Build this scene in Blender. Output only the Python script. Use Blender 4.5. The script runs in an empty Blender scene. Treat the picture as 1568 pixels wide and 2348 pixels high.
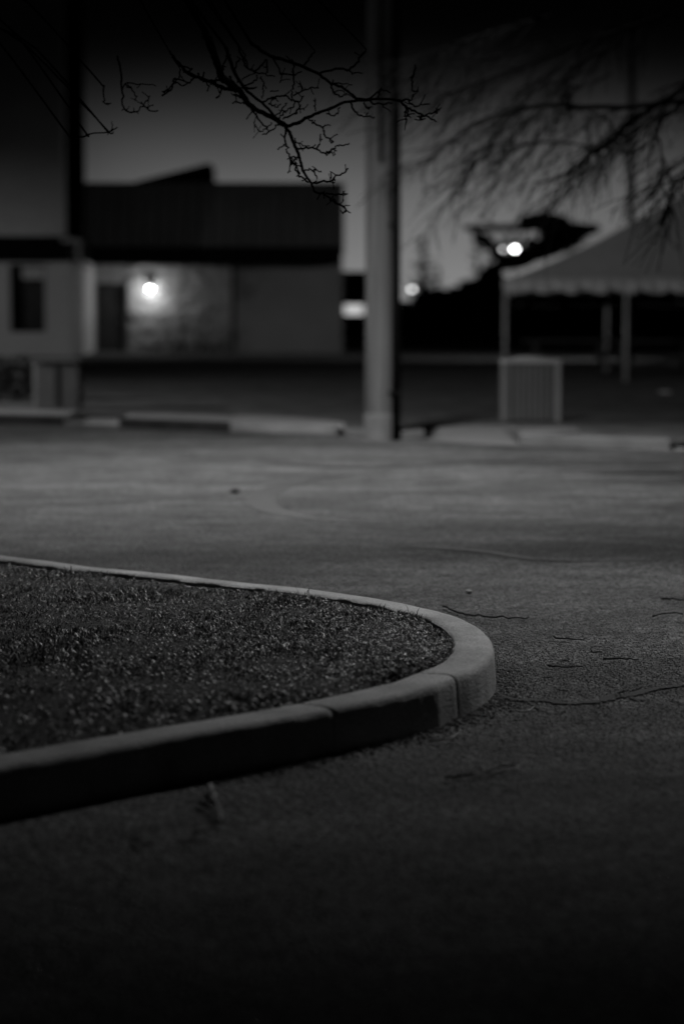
import bpy, math, random
import numpy as np
from mathutils import Vector, Matrix, noise as mnoise
R = math.radians
scene = bpy.context.scene
COL = scene.collection
random.seed(7); rng = np.random.default_rng(7)

# ------------------------------------------------------------------ camera
CAM_H = 1.4; F = 5553.0; HOR = 712.0; CX = 784.0; CY = 1174.0     # reference frame 1568 x 2348
PITCH = math.atan((CY-HOR)/F)
cam = bpy.data.cameras.new('camera'); co = bpy.data.objects.new('camera', cam); COL.objects.link(co)
cam.sensor_fit = 'HORIZONTAL'; cam.sensor_width = 24.0; cam.lens = 85.0
cam.clip_start = 0.1; cam.clip_end = 3000
co.location = (0, 0, CAM_H); co.rotation_euler = (R(90)-PITCH, 0, 0)
cam.dof.use_dof = True; cam.dof.focus_distance = 9.9; cam.dof.aperture_fstop = 1.6
cam.dof.aperture_ratio = 0.85
scene.camera = co
scene.view_settings.view_transform = 'Standard'; scene.view_settings.look = 'None'
scene.view_settings.exposure = 0.0; scene.view_settings.gamma = 1.0
scene.cycles.use_denoising = True
scene.cycles.max_bounces = 4; scene.cycles.sample_clamp_indirect = 0.3
scene.cycles.use_light_tree = True

# ------------------------------------------------------------------ night sky: low town glow; falloff up and sideways stands in for lens vignette
world = bpy.data.worlds.new('World'); scene.world = world; world.use_nodes = True
nt = world.node_tree; nt.nodes.clear()
def wn(t, **k):
    n = nt.nodes.new(t)
    for a, b in k.items(): setattr(n, a, b)
    return n
def wmath(op, a, b=None, clamp=False):
    n = wn('ShaderNodeMath', operation=op); n.use_clamp = clamp
    for i, v in enumerate((a, b)):
        if v is None: continue
        if isinstance(v, (int, float)): n.inputs[i].default_value = v
        else: nt.links.new(v, n.inputs[i])
    return n.outputs[0]
tc = wn('ShaderNodeTexCoord'); sep = wn('ShaderNodeSeparateXYZ'); nt.links.new(tc.outputs['Generated'], sep.inputs[0])
sx, sy, sz = sep.outputs
el = wmath('ARCSINE', sz)                                   # elevation
az = wmath('ARCTAN2', sx, sy)                               # bearing, 0 = +Y
cn = wn('ShaderNodeTexNoise'); cn.inputs['Scale'].default_value = 14; cn.inputs['Detail'].default_value = 4
nt.links.new(tc.outputs['Generated'], cn.inputs['Vector'])
e1 = wmath('DIVIDE', el, R(4.9)); e2 = wmath('POWER', wmath('ABSOLUTE', e1), 4.0)
a1 = wmath('DIVIDE', wmath('SUBTRACT', az, R(1.0)), R(8.6)); a2 = wmath('POWER', wmath('ABSOLUTE', a1), 4.0)
s = wmath('ADD', e2, a2)
g = wmath('EXPONENT', wmath('MULTIPLY', s, -1.25))
lin = wmath('SUBTRACT', 1.0, wmath('MULTIPLY', wmath('ABSOLUTE', el), 8.0), clamp=True)
g = wmath('MULTIPLY', g, lin)
g = wmath('MULTIPLY', g, wmath('ADD', 0.85, wmath('MULTIPLY', cn.outputs['Fac'], 0.3)))
g = wmath('ADD', wmath('MULTIPLY', g, 0.235), 0.0004)
bg = wn('ShaderNodeBackground'); out = wn('ShaderNodeOutputWorld')
nt.links.new(g, bg.inputs['Color']); bg.inputs['Strength'].default_value = 1.0
nt.links.new(bg.outputs[0], out.inputs[0])

# ------------------------------------------------------------------ geometry helpers
def P(px, py, z=0.0):
    """point on the horizontal plane z seen at photo position px,py"""
    u = (px-CX)/F; v = (py-CY)/F
    d = Vector((u, math.cos(PITCH)-v*math.sin(PITCH), -math.sin(PITCH)-v*math.cos(PITCH)))
    t = (z-CAM_H)/d.z
    return Vector((0, 0, CAM_H)) + d*t
def W(px, py, Y):
    u = (px-CX)/F; v = (py-CY)/F
    d = Vector((u, math.cos(PITCH)-v*math.sin(PITCH), -math.sin(PITCH)-v*math.cos(PITCH)))
    return Vector((0, 0, CAM_H)) + d*(Y/d.y)

class MB:
    def __init__(s): s.v = []; s.f = []
    def add(s, vs, fs):
        o = len(s.v); s.v += [tuple(p) for p in vs]; s.f += [tuple(i+o for i in f) for f in fs]; return s
    def box(s, x0, x1, y0, y1, z0, z1, bev=0.0):
        if bev <= 0:
            return s.add([(x0,y0,z0),(x1,y0,z0),(x1,y1,z0),(x0,y1,z0),(x0,y0,z1),(x1,y0,z1),(x1,y1,z1),(x0,y1,z1)],
                  [(0,3,2,1),(4,5,6,7),(0,1,5,4),(1,2,6,5),(2,3,7,6),(3,0,4,7)])
        b = bev
        loop = [(x0+b,y0),(x1-b,y0),(x1,y0+b),(x1,y1-b),(x1-b,y1),(x0+b,y1),(x0,y1-b),(x0,y0+b)]
        cx, cy = (x0+x1)/2, (y0+y1)/2
        ins = [(p[0]+(b if p[0]<cx else -b)*0.7, p[1]+(b if p[1]<cy else -b)*0.7) for p in loop]
        vs = [(p[0],p[1],z0) for p in loop]+[(p[0],p[1],z1-b) for p in loop]+[(p[0],p[1],z1) for p in ins]
        fs = []
        for k in range(2):
            for i in range(8):
                j=(i+1)%8; fs.append((k*8+i,k*8+j,(k+1)*8+j,(k+1)*8+i))
        fs.append(tuple(range(16,24))); fs.append(tuple(reversed(range(8))))
        return s.add(vs, fs)
    def tube(s, pts, rad, n=6, cap=True):
        pts = [Vector(p) for p in pts]
        if isinstance(rad, (int, float)): rad = [rad]*len(pts)
        vs = []; up = Vector((0.13,0.2,1)).normalized()
        for i, p in enumerate(pts):
            t = (pts[min(i+1,len(pts)-1)]-pts[max(i-1,0)])
            if t.length < 1e-9: t = Vector((0,0,1))
            t.normalize()
            if abs(t.dot(up)) > 0.98: a = t.cross(Vector((1,0,0))).normalized()
            else: a = t.cross(up).normalized()
            b = t.cross(a)
            for k in range(n):
                an = 2*math.pi*k/n
                vs.append(p + (a*math.cos(an)+b*math.sin(an))*rad[i])
        fs = []
        for i in range(len(pts)-1):
            for k in range(n):
                fs.append((i*n+k, i*n+(k+1)%n, (i+1)*n+(k+1)%n, (i+1)*n+k))
        if cap: fs.append(tuple(reversed(range(n)))); fs.append(tuple(range((len(pts)-1)*n, len(pts)*n)))
        return s.add(vs, fs)
    def lathe(s, c, prof, n=32):
        vs = []
        for r, z in prof:
            for k in range(n):
                a = 2*math.pi*k/n; vs.append((c[0]+r*math.cos(a), c[1]+r*math.sin(a), c[2]+z))
        fs = []
        for i in range(len(prof)-1):
            for k in range(n):
                fs.append((i*n+k, i*n+(k+1)%n, (i+1)*n+(k+1)%n, (i+1)*n+k))
        fs.append(tuple(reversed(range(n)))); fs.append(tuple(range((len(prof)-1)*n, len(prof)*n)))
        return s.add(vs, fs)
    def build(s, name, m, parent=None, smooth=False):
        me = bpy.data.meshes.new(name); me.from_pydata(s.v, [], s.f); me.update()
        if smooth: me.polygons.foreach_set('use_smooth', [True]*len(me.polygons))
        o = bpy.data.objects.new(name, me); COL.objects.link(o)
        if m: me.materials.append(m)
        if parent:
            o.parent = parent
            o.matrix_parent_inverse = Matrix.Translation(-world_loc(parent))
        return o
def world_loc(p): return Vector((0,0,0)) if p.parent or p.type == 'MESH' else p.location
def tag(o, label=None, cat=None, group=None, kind=None):
    if label: o['label'] = label
    if cat: o['category'] = cat
    if group: o['group'] = group
    if kind: o['kind'] = kind
    return o
def thing(name, loc, label, cat, group=None):
    o = bpy.data.objects.new(name, None); o.location = loc; o.empty_display_size = 0.2; COL.objects.link(o)
    return tag(o, label, cat, group)
def recalc(o):
    import bmesh
    bm = bmesh.new(); bm.from_mesh(o.data); bmesh.ops.recalc_face_normals(bm, faces=bm.faces); bm.to_mesh(o.data); bm.free()
def catmull(pts, k=6, closed=False):
    pts = [Vector(p) for p in pts]; out = []
    n = len(pts)
    for i in range(n if closed else n-1):
        if closed: p0,p1,p2,p3 = pts[(i-1)%n],pts[i],pts[(i+1)%n],pts[(i+2)%n]
        else: p0,p1,p2,p3 = pts[max(i-1,0)],pts[i],pts[i+1],pts[min(i+2,n-1)]
        for j in range(k):
            t = j/k
            out.append(0.5*((2*p1)+(p2-p0)*t+(2*p0-5*p1+4*p2-p3)*t*t+(3*p1-p0-3*p2+p3)*t**3))
    if not closed: out.append(pts[-1])
    return out

# ------------------------------------------------------------------ materials (the photograph is monochrome: greys)
def mat(name, c0, c1=None, rough=0.8, scale=3.0, detail=6, stretch=(1,1,1), bump=0.0, bscale=40.0, bdist=0.01,
        metal=0.0, spec=0.5, c2=None, scale2=60.0, mix2=0.3, trans=0.0):
    m = bpy.data.materials.new(name); m.use_nodes = True; t = m.node_tree; b = t.nodes['Principled BSDF']
    b.inputs['Roughness'].default_value = rough; b.inputs['Metallic'].default_value = metal
    b.inputs['Specular IOR Level'].default_value = spec
    tcn = t.nodes.new('ShaderNodeTexCoord'); mp = t.nodes.new('ShaderNodeMapping'); mp.inputs['Scale'].default_value = stretch
    t.links.new(tcn.outputs['Object'], mp.inputs[0])
    if c1 is None: c1 = c0*1.25
    n = t.nodes.new('ShaderNodeTexNoise'); n.inputs['Scale'].default_value = scale; n.inputs['Detail'].default_value = detail
    t.links.new(mp.outputs[0], n.inputs[0])
    mr = t.nodes.new('ShaderNodeMapRange'); mr.inputs['From Min'].default_value = 0.3; mr.inputs['From Max'].default_value = 0.7
    mr.inputs['To Min'].default_value = c0; mr.inputs['To Max'].default_value = c1
    t.links.new(n.outputs['Fac'], mr.inputs[0]); col = mr.outputs[0]
    if c2 is not None:
        n2 = t.nodes.new('ShaderNodeTexNoise'); n2.inputs['Scale'].default_value = scale2; n2.inputs['Detail'].default_value = 3
        t.links.new(tcn.outputs['Object'], n2.inputs[0])
        r2 = t.nodes.new('ShaderNodeMapRange'); r2.inputs['From Min'].default_value = 0.35; r2.inputs['From Max'].default_value = 0.65
        r2.inputs['To Min'].default_value = 1-mix2; r2.inputs['To Max'].default_value = 1+mix2
        t.links.new(n2.outputs['Fac'], r2.inputs[0])
        mm = t.nodes.new('ShaderNodeMath'); mm.operation='MULTIPLY'; t.links.new(col, mm.inputs[0]); t.links.new(r2.outputs[0], mm.inputs[1]); col = mm.outputs[0]
    t.links.new(col, b.inputs['Base Color'])
    if bump > 0:
        nb = t.nodes.new('ShaderNodeTexNoise'); nb.inputs['Scale'].default_value = bscale; nb.inputs['Detail'].default_value = 5
        t.links.new(mp.outputs[0], nb.inputs[0])
        bu = t.nodes.new('ShaderNodeBump'); bu.inputs['Strength'].default_value = bump; bu.inputs['Distance'].default_value = bdist
        t.links.new(nb.outputs['Fac'], bu.inputs['Height']); t.links.new(bu.outputs[0], b.inputs['Normal'])
    return m
def emit(name, v):
    m = bpy.data.materials.new(name); m.use_nodes = True; t = m.node_tree; t.nodes.clear()
    e = t.nodes.new('ShaderNodeEmission'); e.inputs[0].default_value = (1,1,1,1); e.inputs[1].default_value = v
    o = t.nodes.new('ShaderNodeOutputMaterial'); t.links.new(e.outputs[0], o.inputs[0])
    m.cycles.emission_sampling = 'NONE'; return m

def asphalt_mat():
    m = bpy.data.materials.new('asphalt'); m.use_nodes = True; t = m.node_tree; b = t.nodes['Principled BSDF']; L = t.links.new
    N = t.nodes.new
    tcn = N('ShaderNodeTexCoord')
    def noise_(sc, det, vec=None, dist=0.0):
        n = N('ShaderNodeTexNoise'); n.inputs['Scale'].default_value = sc; n.inputs['Detail'].default_value = det
        n.inputs['Distortion'].default_value = dist
        L(vec or tcn.outputs['Object'], n.inputs[0]); return n.outputs['Fac']
    def mr(v, a, c, lo, hi):
        n = N('ShaderNodeMapRange'); L(v, n.inputs[0])
        for i, x in zip(('From Min','From Max','To Min','To Max'), (a,c,lo,hi)): n.inputs[i].default_value = x
        return n.outputs[0]
    def mul(a, c):
        n = N('ShaderNodeMath'); n.operation = 'MULTIPLY'; L(a, n.inputs[0]); L(c, n.inputs[1]); return n.outputs[0]
    mp = N('ShaderNodeMapping'); mp.inputs['Scale'].default_value = (0.45, 1.0, 1); mp.inputs['Rotation'].default_value = (0,0,0.2)
    L(tcn.outputs['Object'], mp.inputs[0])
    big = mr(noise_(0.95, 5, mp.outputs[0], 1.0), 0.34, 0.66, 0.62, 1.36)      # worn and repaired patches
    mid = mr(noise_(3.2, 6), 0.3, 0.7, 0.66, 1.3)
    vor = N('ShaderNodeTexVoronoi'); vor.inputs['Scale'].default_value = 68; L(tcn.outputs['Object'], vor.inputs[0])
    sepc = N('ShaderNodeSeparateColor'); L(vor.outputs['Color'], sepc.inputs[0])
    stone = mr(sepc.outputs[0], 0.0, 1.0, 0.1, 2.1)
    stains = mr(noise_(1.6, 3, None, 0.5), 0.28, 0.36, 0.8, 1.0)
    base = N('ShaderNodeValue'); base.outputs[0].default_value = 0.092
    c = mul(mul(mul(mul(base.outputs[0], big), mid), stone), stains)
    L(c, b.inputs['Base Color']); b.inputs['Roughness'].default_value = 0.82; b.inputs['Specular IOR Level'].default_value = 0.35
    h = N('ShaderNodeMath'); h.operation = 'ADD'
    d = mr(vor.outputs['Distance'], 0.0, 0.8, 1.0, 0.0)
    L(d, h.inputs[0]); L(noise_(26, 5), h.inputs[1])
    bu = N('ShaderNodeBump'); bu.inputs['Strength'].default_value = 1.0; bu.inputs['Distance'].default_value = 0.02
    L(h.outputs[0], bu.inputs['Height']); L(bu.outputs[0], b.inputs['Normal'])
    return m

M = dict(
 asphalt = asphalt_mat(),
 tar = mat('crack_tar', 0.012, 0.02, rough=0.9),
 tyre = mat('tyre_rubber_mark', 0.018, 0.04, rough=0.8, scale=5, c2=1, scale2=90, mix2=0.5),
 ground = mat('far_ground', 0.035, 0.06, scale=0.2, rough=0.95),
 lawn = mat('lawn', 0.05, 0.10, scale=0.35, rough=0.95, c2=1, scale2=2.5, mix2=0.5, bump=0.8, bscale=15, bdist=0.04, stretch=(0.3,1,1)),
 soil = mat('soil', 0.02, 0.04, scale=9, rough=0.95, bump=1.0, bscale=40, bdist=0.02),
 concrete = mat('concrete_kerb', 0.30, 0.54, scale=4.5, rough=0.85, c2=1, scale2=150, mix2=0.28, bump=0.9, bscale=90, bdist=0.006, stretch=(1,1,1)),
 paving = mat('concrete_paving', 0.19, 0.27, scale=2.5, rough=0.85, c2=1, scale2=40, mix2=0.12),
 kerbshade = mat('kerb_face_shade', 0.012, 0.03, rough=0.95, spec=0.1),
 kerbdark = mat('dark_kerb', 0.10, 0.15, scale=3, rough=0.9),
 wood = mat('weathered_wood', 0.055, 0.13, scale=7, rough=0.85, stretch=(2.2,2.2,0.10), bump=0.6, bscale=12, bdist=0.01),
 blackpipe = mat('black_conduit', 0.004, 0.008, rough=0.8, spec=0.1),
 stucco = mat('block_wall', 0.26, 0.36, scale=1.2, rough=0.9, bump=0.7, bscale=9, bdist=0.04, c2=1, scale2=14, mix2=0.1, stretch=(1,1,1.6)),
 render = mat('painted_wall', 0.30, 0.36, scale=0.6, rough=0.85, c2=1, scale2=10, mix2=0.08),
 roof = mat('metal_roof', 0.06, 0.08, scale=1.0, rough=0.8),
 dark = mat('dark_trim', 0.003, 0.005, rough=0.9, spec=0.05),
 door = mat('dark_door', 0.02, 0.03, rough=0.6),
 glass = mat('dark_glass', 0.025, 0.04, rough=0.2),
 blind = mat('window_blind', 0.36, 0.4, rough=0.8),
 metal = mat('galvanised_metal', 0.30, 0.38, rough=0.5, metal=0.3),
 greybox = mat('grey_paint', 0.11, 0.15, rough=0.6),
 canvas = mat('tent_canvas', 0.42, 0.50, scale=1.4, rough=0.85, bump=0.3, bscale=3, bdist=0.05),
 alu = mat('tent_pole_metal', 0.32, 0.4, rough=0.5),
 bin = mat('bin_body', 0.12, 0.17, scale=4, rough=0.75, stretch=(3,3,0.4)),
 binliner = mat('bin_liner', 0.02, 0.03),
 binrim = mat('bin_rim', 0.34, 0.42, rough=0.7),
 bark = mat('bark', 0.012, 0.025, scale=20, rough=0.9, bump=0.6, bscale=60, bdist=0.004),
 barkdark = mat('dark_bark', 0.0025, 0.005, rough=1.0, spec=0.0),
 leafdark = mat('dark_foliage', 0.012, 0.02, rough=0.9, spec=0.1),
 hedge = mat('hedge_leaves', 0.03, 0.06, rough=0.8),
 fence = mat('dark_fence', 0.02, 0.035, rough=0.9),
 fencetop = mat('fence_coping', 0.07, 0.1, rough=0.9),
 farwall = mat('far_wall', 0.25, 0.3, rough=0.9),
 twig = mat('twig_bark', 0.03, 0.06, rough=0.9),
 straw = mat('dry_stalk', 0.28, 0.4, rough=0.8, scale=30),
 stone = mat('pebble', 0.10, 0.3, scale=18, rough=0.8),
 leaf = mat('dead_leaf', 0.04, 0.09, rough=0.8),
 lampglass = emit('lamp_glass', 20.0),
)
def grass_mat():
    m = bpy.data.materials.new('grass_blades'); m.use_nodes = True; t = m.node_tree; b = t.nodes['Principled BSDF']; L = t.links.new
    at = t.nodes.new('ShaderNodeAttribute'); at.attribute_name = 'tone'
    L(at.outputs['Fac'], b.inputs['Base Color']); b.inputs['Roughness'].default_value = 0.42; b.inputs['Specular IOR Level'].default_value = 0.42
    return m
M['grass'] = grass_mat()

# ------------------------------------------------------------------ lights with their fixtures
def lamp_post(x, y, h, target, power, size, blend, arm, label, soft=0.35):
    t = thing('street_lamp', (x, y, 0), label, 'street lamp', 'street lamps beside the road')
    MB().tube([(x,y,0),(x,y,h*0.5),(x,y,h+0.1)], [0.09,0.075,0.055], 12).build('post', M['metal'], t, True)
    MB().lathe((x,y,0), [(0.2,0),(0.2,0.05),(0.12,0.12)], 16).build('base', M['metal'], t)
    d = Vector((target[0]-x, target[1]-y, 0)).normalized(); e = Vector((x,y,h)) + d*arm
    MB().tube([(x,y,h), (x+d.x*arm*0.5,y+d.y*arm*0.5,h+0.12), tuple(e)], 0.035, 8).build('arm', M['metal'], t, True)
    hd = MB(); hd.lathe((e.x, e.y, e.z-0.08), [(0.3,0.0),(0.33,0.06),(0.26,0.17),(0.1,0.24)], 20)
    head = hd.build('lamp_head', M['metal'], t, True)
    MB().lathe((e.x, e.y, e.z-0.115), [(0.02,0.0),(0.16,0.003),(0.2,0.03)], 20).build('lens', M['lampglass'], head)
    li = bpy.data.lights.new('street_light', 'SPOT'); li.energy = power; li.spot_size = R(size); li.spot_blend = blend; li.shadow_soft_size = soft
    lo = bpy.data.objects.new('street_light', li); COL.objects.link(lo)
    lo.location = (e.x, e.y, e.z-0.2); lo.rotation_euler = (Vector(target)-Vector(lo.location)).to_track_quat('-Z','Y').to_euler()
    from mathutils import Matrix
    lo.parent = t; lo.matrix_parent_inverse = Matrix.Translation(-t.location)
    return t
lamp_post(3.3, 14.6, 6.0, (0.65, 10.7, 0), 1150, 58, 1.0, 0.4, 'street lamp right of the road, level with the hanging boughs', 0.10)
lamp_post(-3.9, 20.0, 6.6, (-1.0, 21.2, 0), 2900, 132, 0.72, 3.1, 'tall street lamp left of the road with a long arm over it', 0.14)
lamp_post(-17.0, 57.0, 5.0, (-9.5, 70.5, -0.6), 1350, 54, 1.0, 1.0, 'unseen short street lamp added to light the left building', 0.25)  # added lamp out of view, fills the left facade
lamp_post(-14.0, 30.6, 4.4, (4.0, 40.0, 0.6), 5300, 100, 0.85, 0.6, 'unseen low street lamp added to light the tent and lawn', 0.25)  # added lamp out of view, fills the tent, lawn and cabinet front
lamp_post(11.5, 62.0, 4.6, (0.5, 70.0, 0.0), 1900, 72, 1.0, 0.6, 'unseen short street lamp added to light the long wall and lawn', 0.25)  # added lamp out of view, fills the long wall and the grass before it

# ------------------------------------------------------------------ ground, road
def sheet(name, pts, m, z=None, parent=None):
    mb = MB(); mb.add([(p[0],p[1],p[2] if z is None else z) for p in pts], [tuple(range(len(pts)))])
    return mb.build(name, m, parent)
g0 = sheet('ground', [(-900,-60,0),(900,-60,0),(900,1600,0),(-900,1600,0)], M['ground'], -0.012); tag(g0, kind='structure')
road = sheet('road', [(-70,-25,0),(70,-25,0),(70,33.5,0),(-70,33.5,0)], M['asphalt'], 0.0); tag(road, kind='structure')

# island outline, traced on the top of the kerb (z = 0.15)
ISL = [(0,1271),(200,1296),(400,1316),(564,1334),(724,1350),(884,1374),(964,1389),(1044,1409),(1096,1431),(1124,1454),(1135,1480),(1129,1503),(1108,1523),(1076,1539),(1048,1549),(1000,1570),(964,1580),(884,1600),(764,1624),(644,1648),(400,1688),(200,1724),(0,1760)]
outer = [P(a,b,0.15) for a,b in ISL]
d0 = (outer[0]-outer[2]).normalized(); d1 = (outer[-1]-outer[-4]).normalized()
ext0 = [outer[0]+d0*k for k in (9, 6, 3)]; ext1 = [outer[-1]+d1*k for k in (2, 4, 6)]
far_end = [ext1[-1]+Vector((-1.2,0.2,0)), ext0[0]+Vector((-1.6,-1.2,0))]
line = catmull(ext0+outer+ext1, 8)
for _ in range(4):
    line = [line[0]]+[(line[i-1]+line[i]*2+line[i+1])/4 for i in range(1,len(line)-1)]+[line[-1]]
# resample evenly
def resample(pts, step):
    out=[pts[0].copy()]; acc=0
    for a,b in zip(pts[:-1],pts[1:]):
        seg=(b-a).length; t=step-acc
        while t<seg: out.append(a+(b-a)*(t/seg)); t+=step
        acc=seg-(t-step)
    return out
line = resample(line, 0.03)
nrm = []
for i in range(len(line)):
    t = (line[min(i+3,len(line)-1)]-line[max(i-3,0)]).normalized(); nrm.append(Vector((-t.y, t.x, 0)))
# line runs far-left -> nose -> near-left, clockwise seen from above: inward is to the right
cen = P(500,1480,0.15); k0 = min(range(len(line)), key=lambda i:(line[i]-P(1135,1480,0.15)).length)
if (cen-line[k0]).dot(nrm[k0]) < 0: nrm = [-n for n in nrm]
KW = 0.158; KH = 0.15
def kerb_profile(p, n, j, jn=0.0):
    # outward (-n) to inward (+n); rounded outer arris
    w = mnoise.noise(Vector((p.x*9, p.y*9, 0)))*0.004 + mnoise.noise(Vector((p.x*40, p.y*40, 3)))*0.0035
    o = [(-0.006, -0.03), (-0.004+w, 0.0), (0.0+w, 0.06), (0.004+w, 0.118), (0.008+w, 0.134), (0.016+w, 0.144), (0.028+w, 0.1495), (0.05, 0.151), (0.11, 0.151), (KW-0.012, 0.150), (KW-0.002+w, 0.143), (KW, 0.10), (KW, -0.03)]
    zz = mnoise.noise(Vector((p.x*3, p.y*3, 5)))*0.0022
    q = []
    for a, z in o:
        a2 = a + (KW/2-a)*0.07*jn; z2 = z - 0.009*jn*(1 if z > 0.05 else 0)
        q.append(Vector((p.x+n.x*a2, p.y+n.y*a2, z2+(zz if z>0.05 else 0))))
    return q
kerb = thing('kerb', (0.4, 9.0, 0), 'pale rounded concrete kerb curving round the grass island in the foreground', 'kerb')
joints_px = [(1046,1549),(764,1624),(360,1313)]
jidx = sorted(min(range(len(line)), key=lambda i:(line[i]-P(a,b,0.15)).length) for a,b in joints_px)
jidx += [jidx[-1]+70, jidx[-1]+140]; jidx = [jidx[0]-130]+jidx
cuts = [0]+[j for j in jidx if 0 < j < len(line)-5]+[len(line)-1]
for a, b in zip(cuts[:-1], cuts[1:]):
    mb = MB(); rows = []
    def at_(u):
        k_ = min(int(u), len(line)-2); f_ = u-k_; return line[k_].lerp(line[k_+1], f_), nrm[k_].lerp(nrm[k_+1], f_).normalized()
    us = [(a+0.05,1.0),(a+0.15,0.45),(a+0.35,0.12)]+[(i,0) for i in range(a+1,b)]+[(b-0.35,0.12),(b-0.15,0.45),(b-0.05,1.0)]
    for u, jn in us:
        p, nn_ = at_(u); rows.append(kerb_profile(p, nn_, u, jn))
    n = len(rows[0]); vs = [v for r in rows for v in r]; fs = []
    for i in range(len(rows)-1):
        for k in range(n-1): fs.append((i*n+k, i*n+k+1, (i+1)*n+k+1, (i+1)*n+k))
    fs.append(tuple(range(n))); fs.append(tuple(reversed(range((len(rows)-1)*n, len(rows)*n))))
    mb.add(vs, fs); o = mb.build('kerb_section', M['concrete'], kerb, True); recalc(o)
    o.modifiers.new('edges','EDGE_SPLIT').split_angle = R(50)

# soil of the island: grid fan from inner edge to a spine
inner = [line[i]+nrm[i]*(KW-0.01) for i in range(0, len(line), 3)]
half = min(range(len(inner)), key=lambda i:(inner[i]-P(1036,1480,0.15)).length)
top = inner[:half+1][::-1]; bot = inner[half:]
m_ = 60
def along(pts, n):
    L_ = [0]
    for a,b in zip(pts[:-1],pts[1:]): L_.append(L_[-1]+(b-a).length)
    out=[]
    for k in range(n+1):
        s_=L_[-1]*(k/n)**1.4; j=max(0,min(len(pts)-2, next((q for q in range(len(L_)) if L_[q]>=s_), len(L_)-1)-1))
        tt=(s_-L_[j])/max(1e-9,(L_[j+1]-L_[j])); out.append(pts[j].lerp(pts[j+1],min(1,tt)))
    return out
A_ = along(top, m_); B_ = along(bot, m_)
def soil_h(x, y, edge):
    return 0.122 + 0.020*edge**0.7*1.0 + 0.012*mnoise.noise(Vector((x*3,y*3,1))) + 0.006*mnoise.noise(Vector((x*14,y*14,2)))
mb = MB(); NQ = 40; vs=[]; fs=[]
for i in range(m_+1):
    for j in range(NQ+1):
        t=j/NQ; p=A_[i].lerp(B_[i], t); e=min(t,1-t)*2; wid=(A_[i]-B_[i]).length
        ed=min(1.0, e*wid/0.5)
        vs.append((p.x,p.y,soil_h(p.x,p.y,ed)))
for i in range(m_):
    for j in range(NQ):
        a=i*(NQ+1)+j; fs.append((a,a+1,a+NQ+2,a+NQ+1))
mb.add(vs,fs); so = mb.build('island_soil', M['soil'], None, True); tag(so, kind='structure'); recalc(so)
if so.data.polygons[200].normal.z < 0: so.data.flip_normals()

# grass blades: one mesh
NB = 230000
verts = np.zeros((0,3)); 
i_f = rng.random(NB)**0.62*m_*0.74; t_f = rng.random(NB)
i0 = i_f.astype(int); fr = i_f-i0
Aa = np.array([tuple(p) for p in A_]); Ba = np.array([tuple(p) for p in B_])
pa = Aa[i0]*(1-fr[:,None])+Aa[i0+1]*fr[:,None]; pb = Ba[i0]*(1-fr[:,None])+Ba[i0+1]*fr[:,None]
pp = pa*(1-t_f[:,None])+pb*t_f[:,None]
wid = np.linalg.norm(pa-pb,axis=1); edge = np.minimum(1, np.minimum(t_f,1-t_f)*2*wid/0.5)
# clumps: density and height mask
cl = np.array([mnoise.noise(Vector((x*2.3,y*2.3,7)))+0.6*mnoise.noise(Vector((x*8,y*8,9))) for x,y,_ in pp])
nose = np.linalg.norm(pp[:,:2]-np.array([[line[k0].x-0.2,line[k0].y]]),axis=1)
keep = (rng.random(NB) < np.clip(0.7+cl*1.1,0.08,1)*np.clip(nose/0.6,0.55,1))
pp, edge, cl, nose = pp[keep], edge[keep], cl[keep], nose[keep]; n = len(pp)
zb = np.array([soil_h(pp[i,0],pp[i,1],edge[i]) for i in range(n)])-0.004
hgt = (0.009+0.021*rng.random(n)**1.6)*np.clip(1+cl*0.9,0.5,1.9)*np.clip(0.6+nose*0.5,0.6,1)
tall = rng.random(n) < 0.012*np.clip(1+3*cl,0,4); hgt[tall] *= 1.9
wdt = 0.0011+0.0012*rng.random(n)
ang = rng.random(n)*2*np.pi; lean = 0.35+0.9*rng.random(n)
flat = rng.random(n) < 0.4; lean[flat] = 1.5+rng.random(flat.sum())*2.5; wdt[flat]*=1.3
NT = 170000
i_g = rng.random(NT)**0.62*m_*0.74; t_g = rng.random(NT); j0 = i_g.astype(int); fg = i_g-j0
qa = Aa[j0]*(1-fg[:,None])+Aa[j0+1]*fg[:,None]; qb = Ba[j0]*(1-fg[:,None])+Ba[j0+1]*fg[:,None]
qq = qa*(1-t_g[:,None])+qb*t_g[:,None]; eg = np.minimum(1, np.minimum(t_g,1-t_g)*2*np.linalg.norm(qa-qb,axis=1)/0.5)
zq = np.array([soil_h(qq[i,0],qq[i,1],eg[i]) for i in range(NT)])+0.001
pp = np.concatenate([pp,qq]); zb = np.concatenate([zb,zq]); n = len(pp)
hgt = np.concatenate([hgt, 0.006+0.014*rng.random(NT)**2]); wdt = np.concatenate([wdt, 0.0009+0.0014*rng.random(NT)])
ang = rng.random(n)*2*np.pi; lean = np.concatenate([lean, 0.8+4*rng.random(NT)])
dx, dy = np.cos(ang), np.sin(ang); px_, py_ = -dy, dx
base = np.stack([pp[:,0],pp[:,1],zb],1)
nl = np.sqrt(1+lean**2); up = 1/nl; sd = lean/nl
mid = base+np.stack([dx*sd*hgt*0.4, dy*sd*hgt*0.4, (up*0.55+0.05)*hgt],1)
tip = base+np.stack([dx*sd*hgt*1.1, dy*sd*hgt*1.1, up*hgt*0.9],1)
wv = np.stack([px_*wdt,py_*wdt,0*wdt],1)
V = np.stack([base-wv*0.8, base+wv*0.8, mid+wv, mid-wv, tip],1).reshape(-1,3)
me = bpy.data.meshes.new('island_grass'); me.vertices.add(n*5); me.vertices.foreach_set('co', V.ravel())
idx = np.arange(n)[:,None]*5
loops = np.concatenate([idx+np.array([[0,1,2,3]]), idx+np.array([[3,2,4]])],1).ravel()
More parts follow.
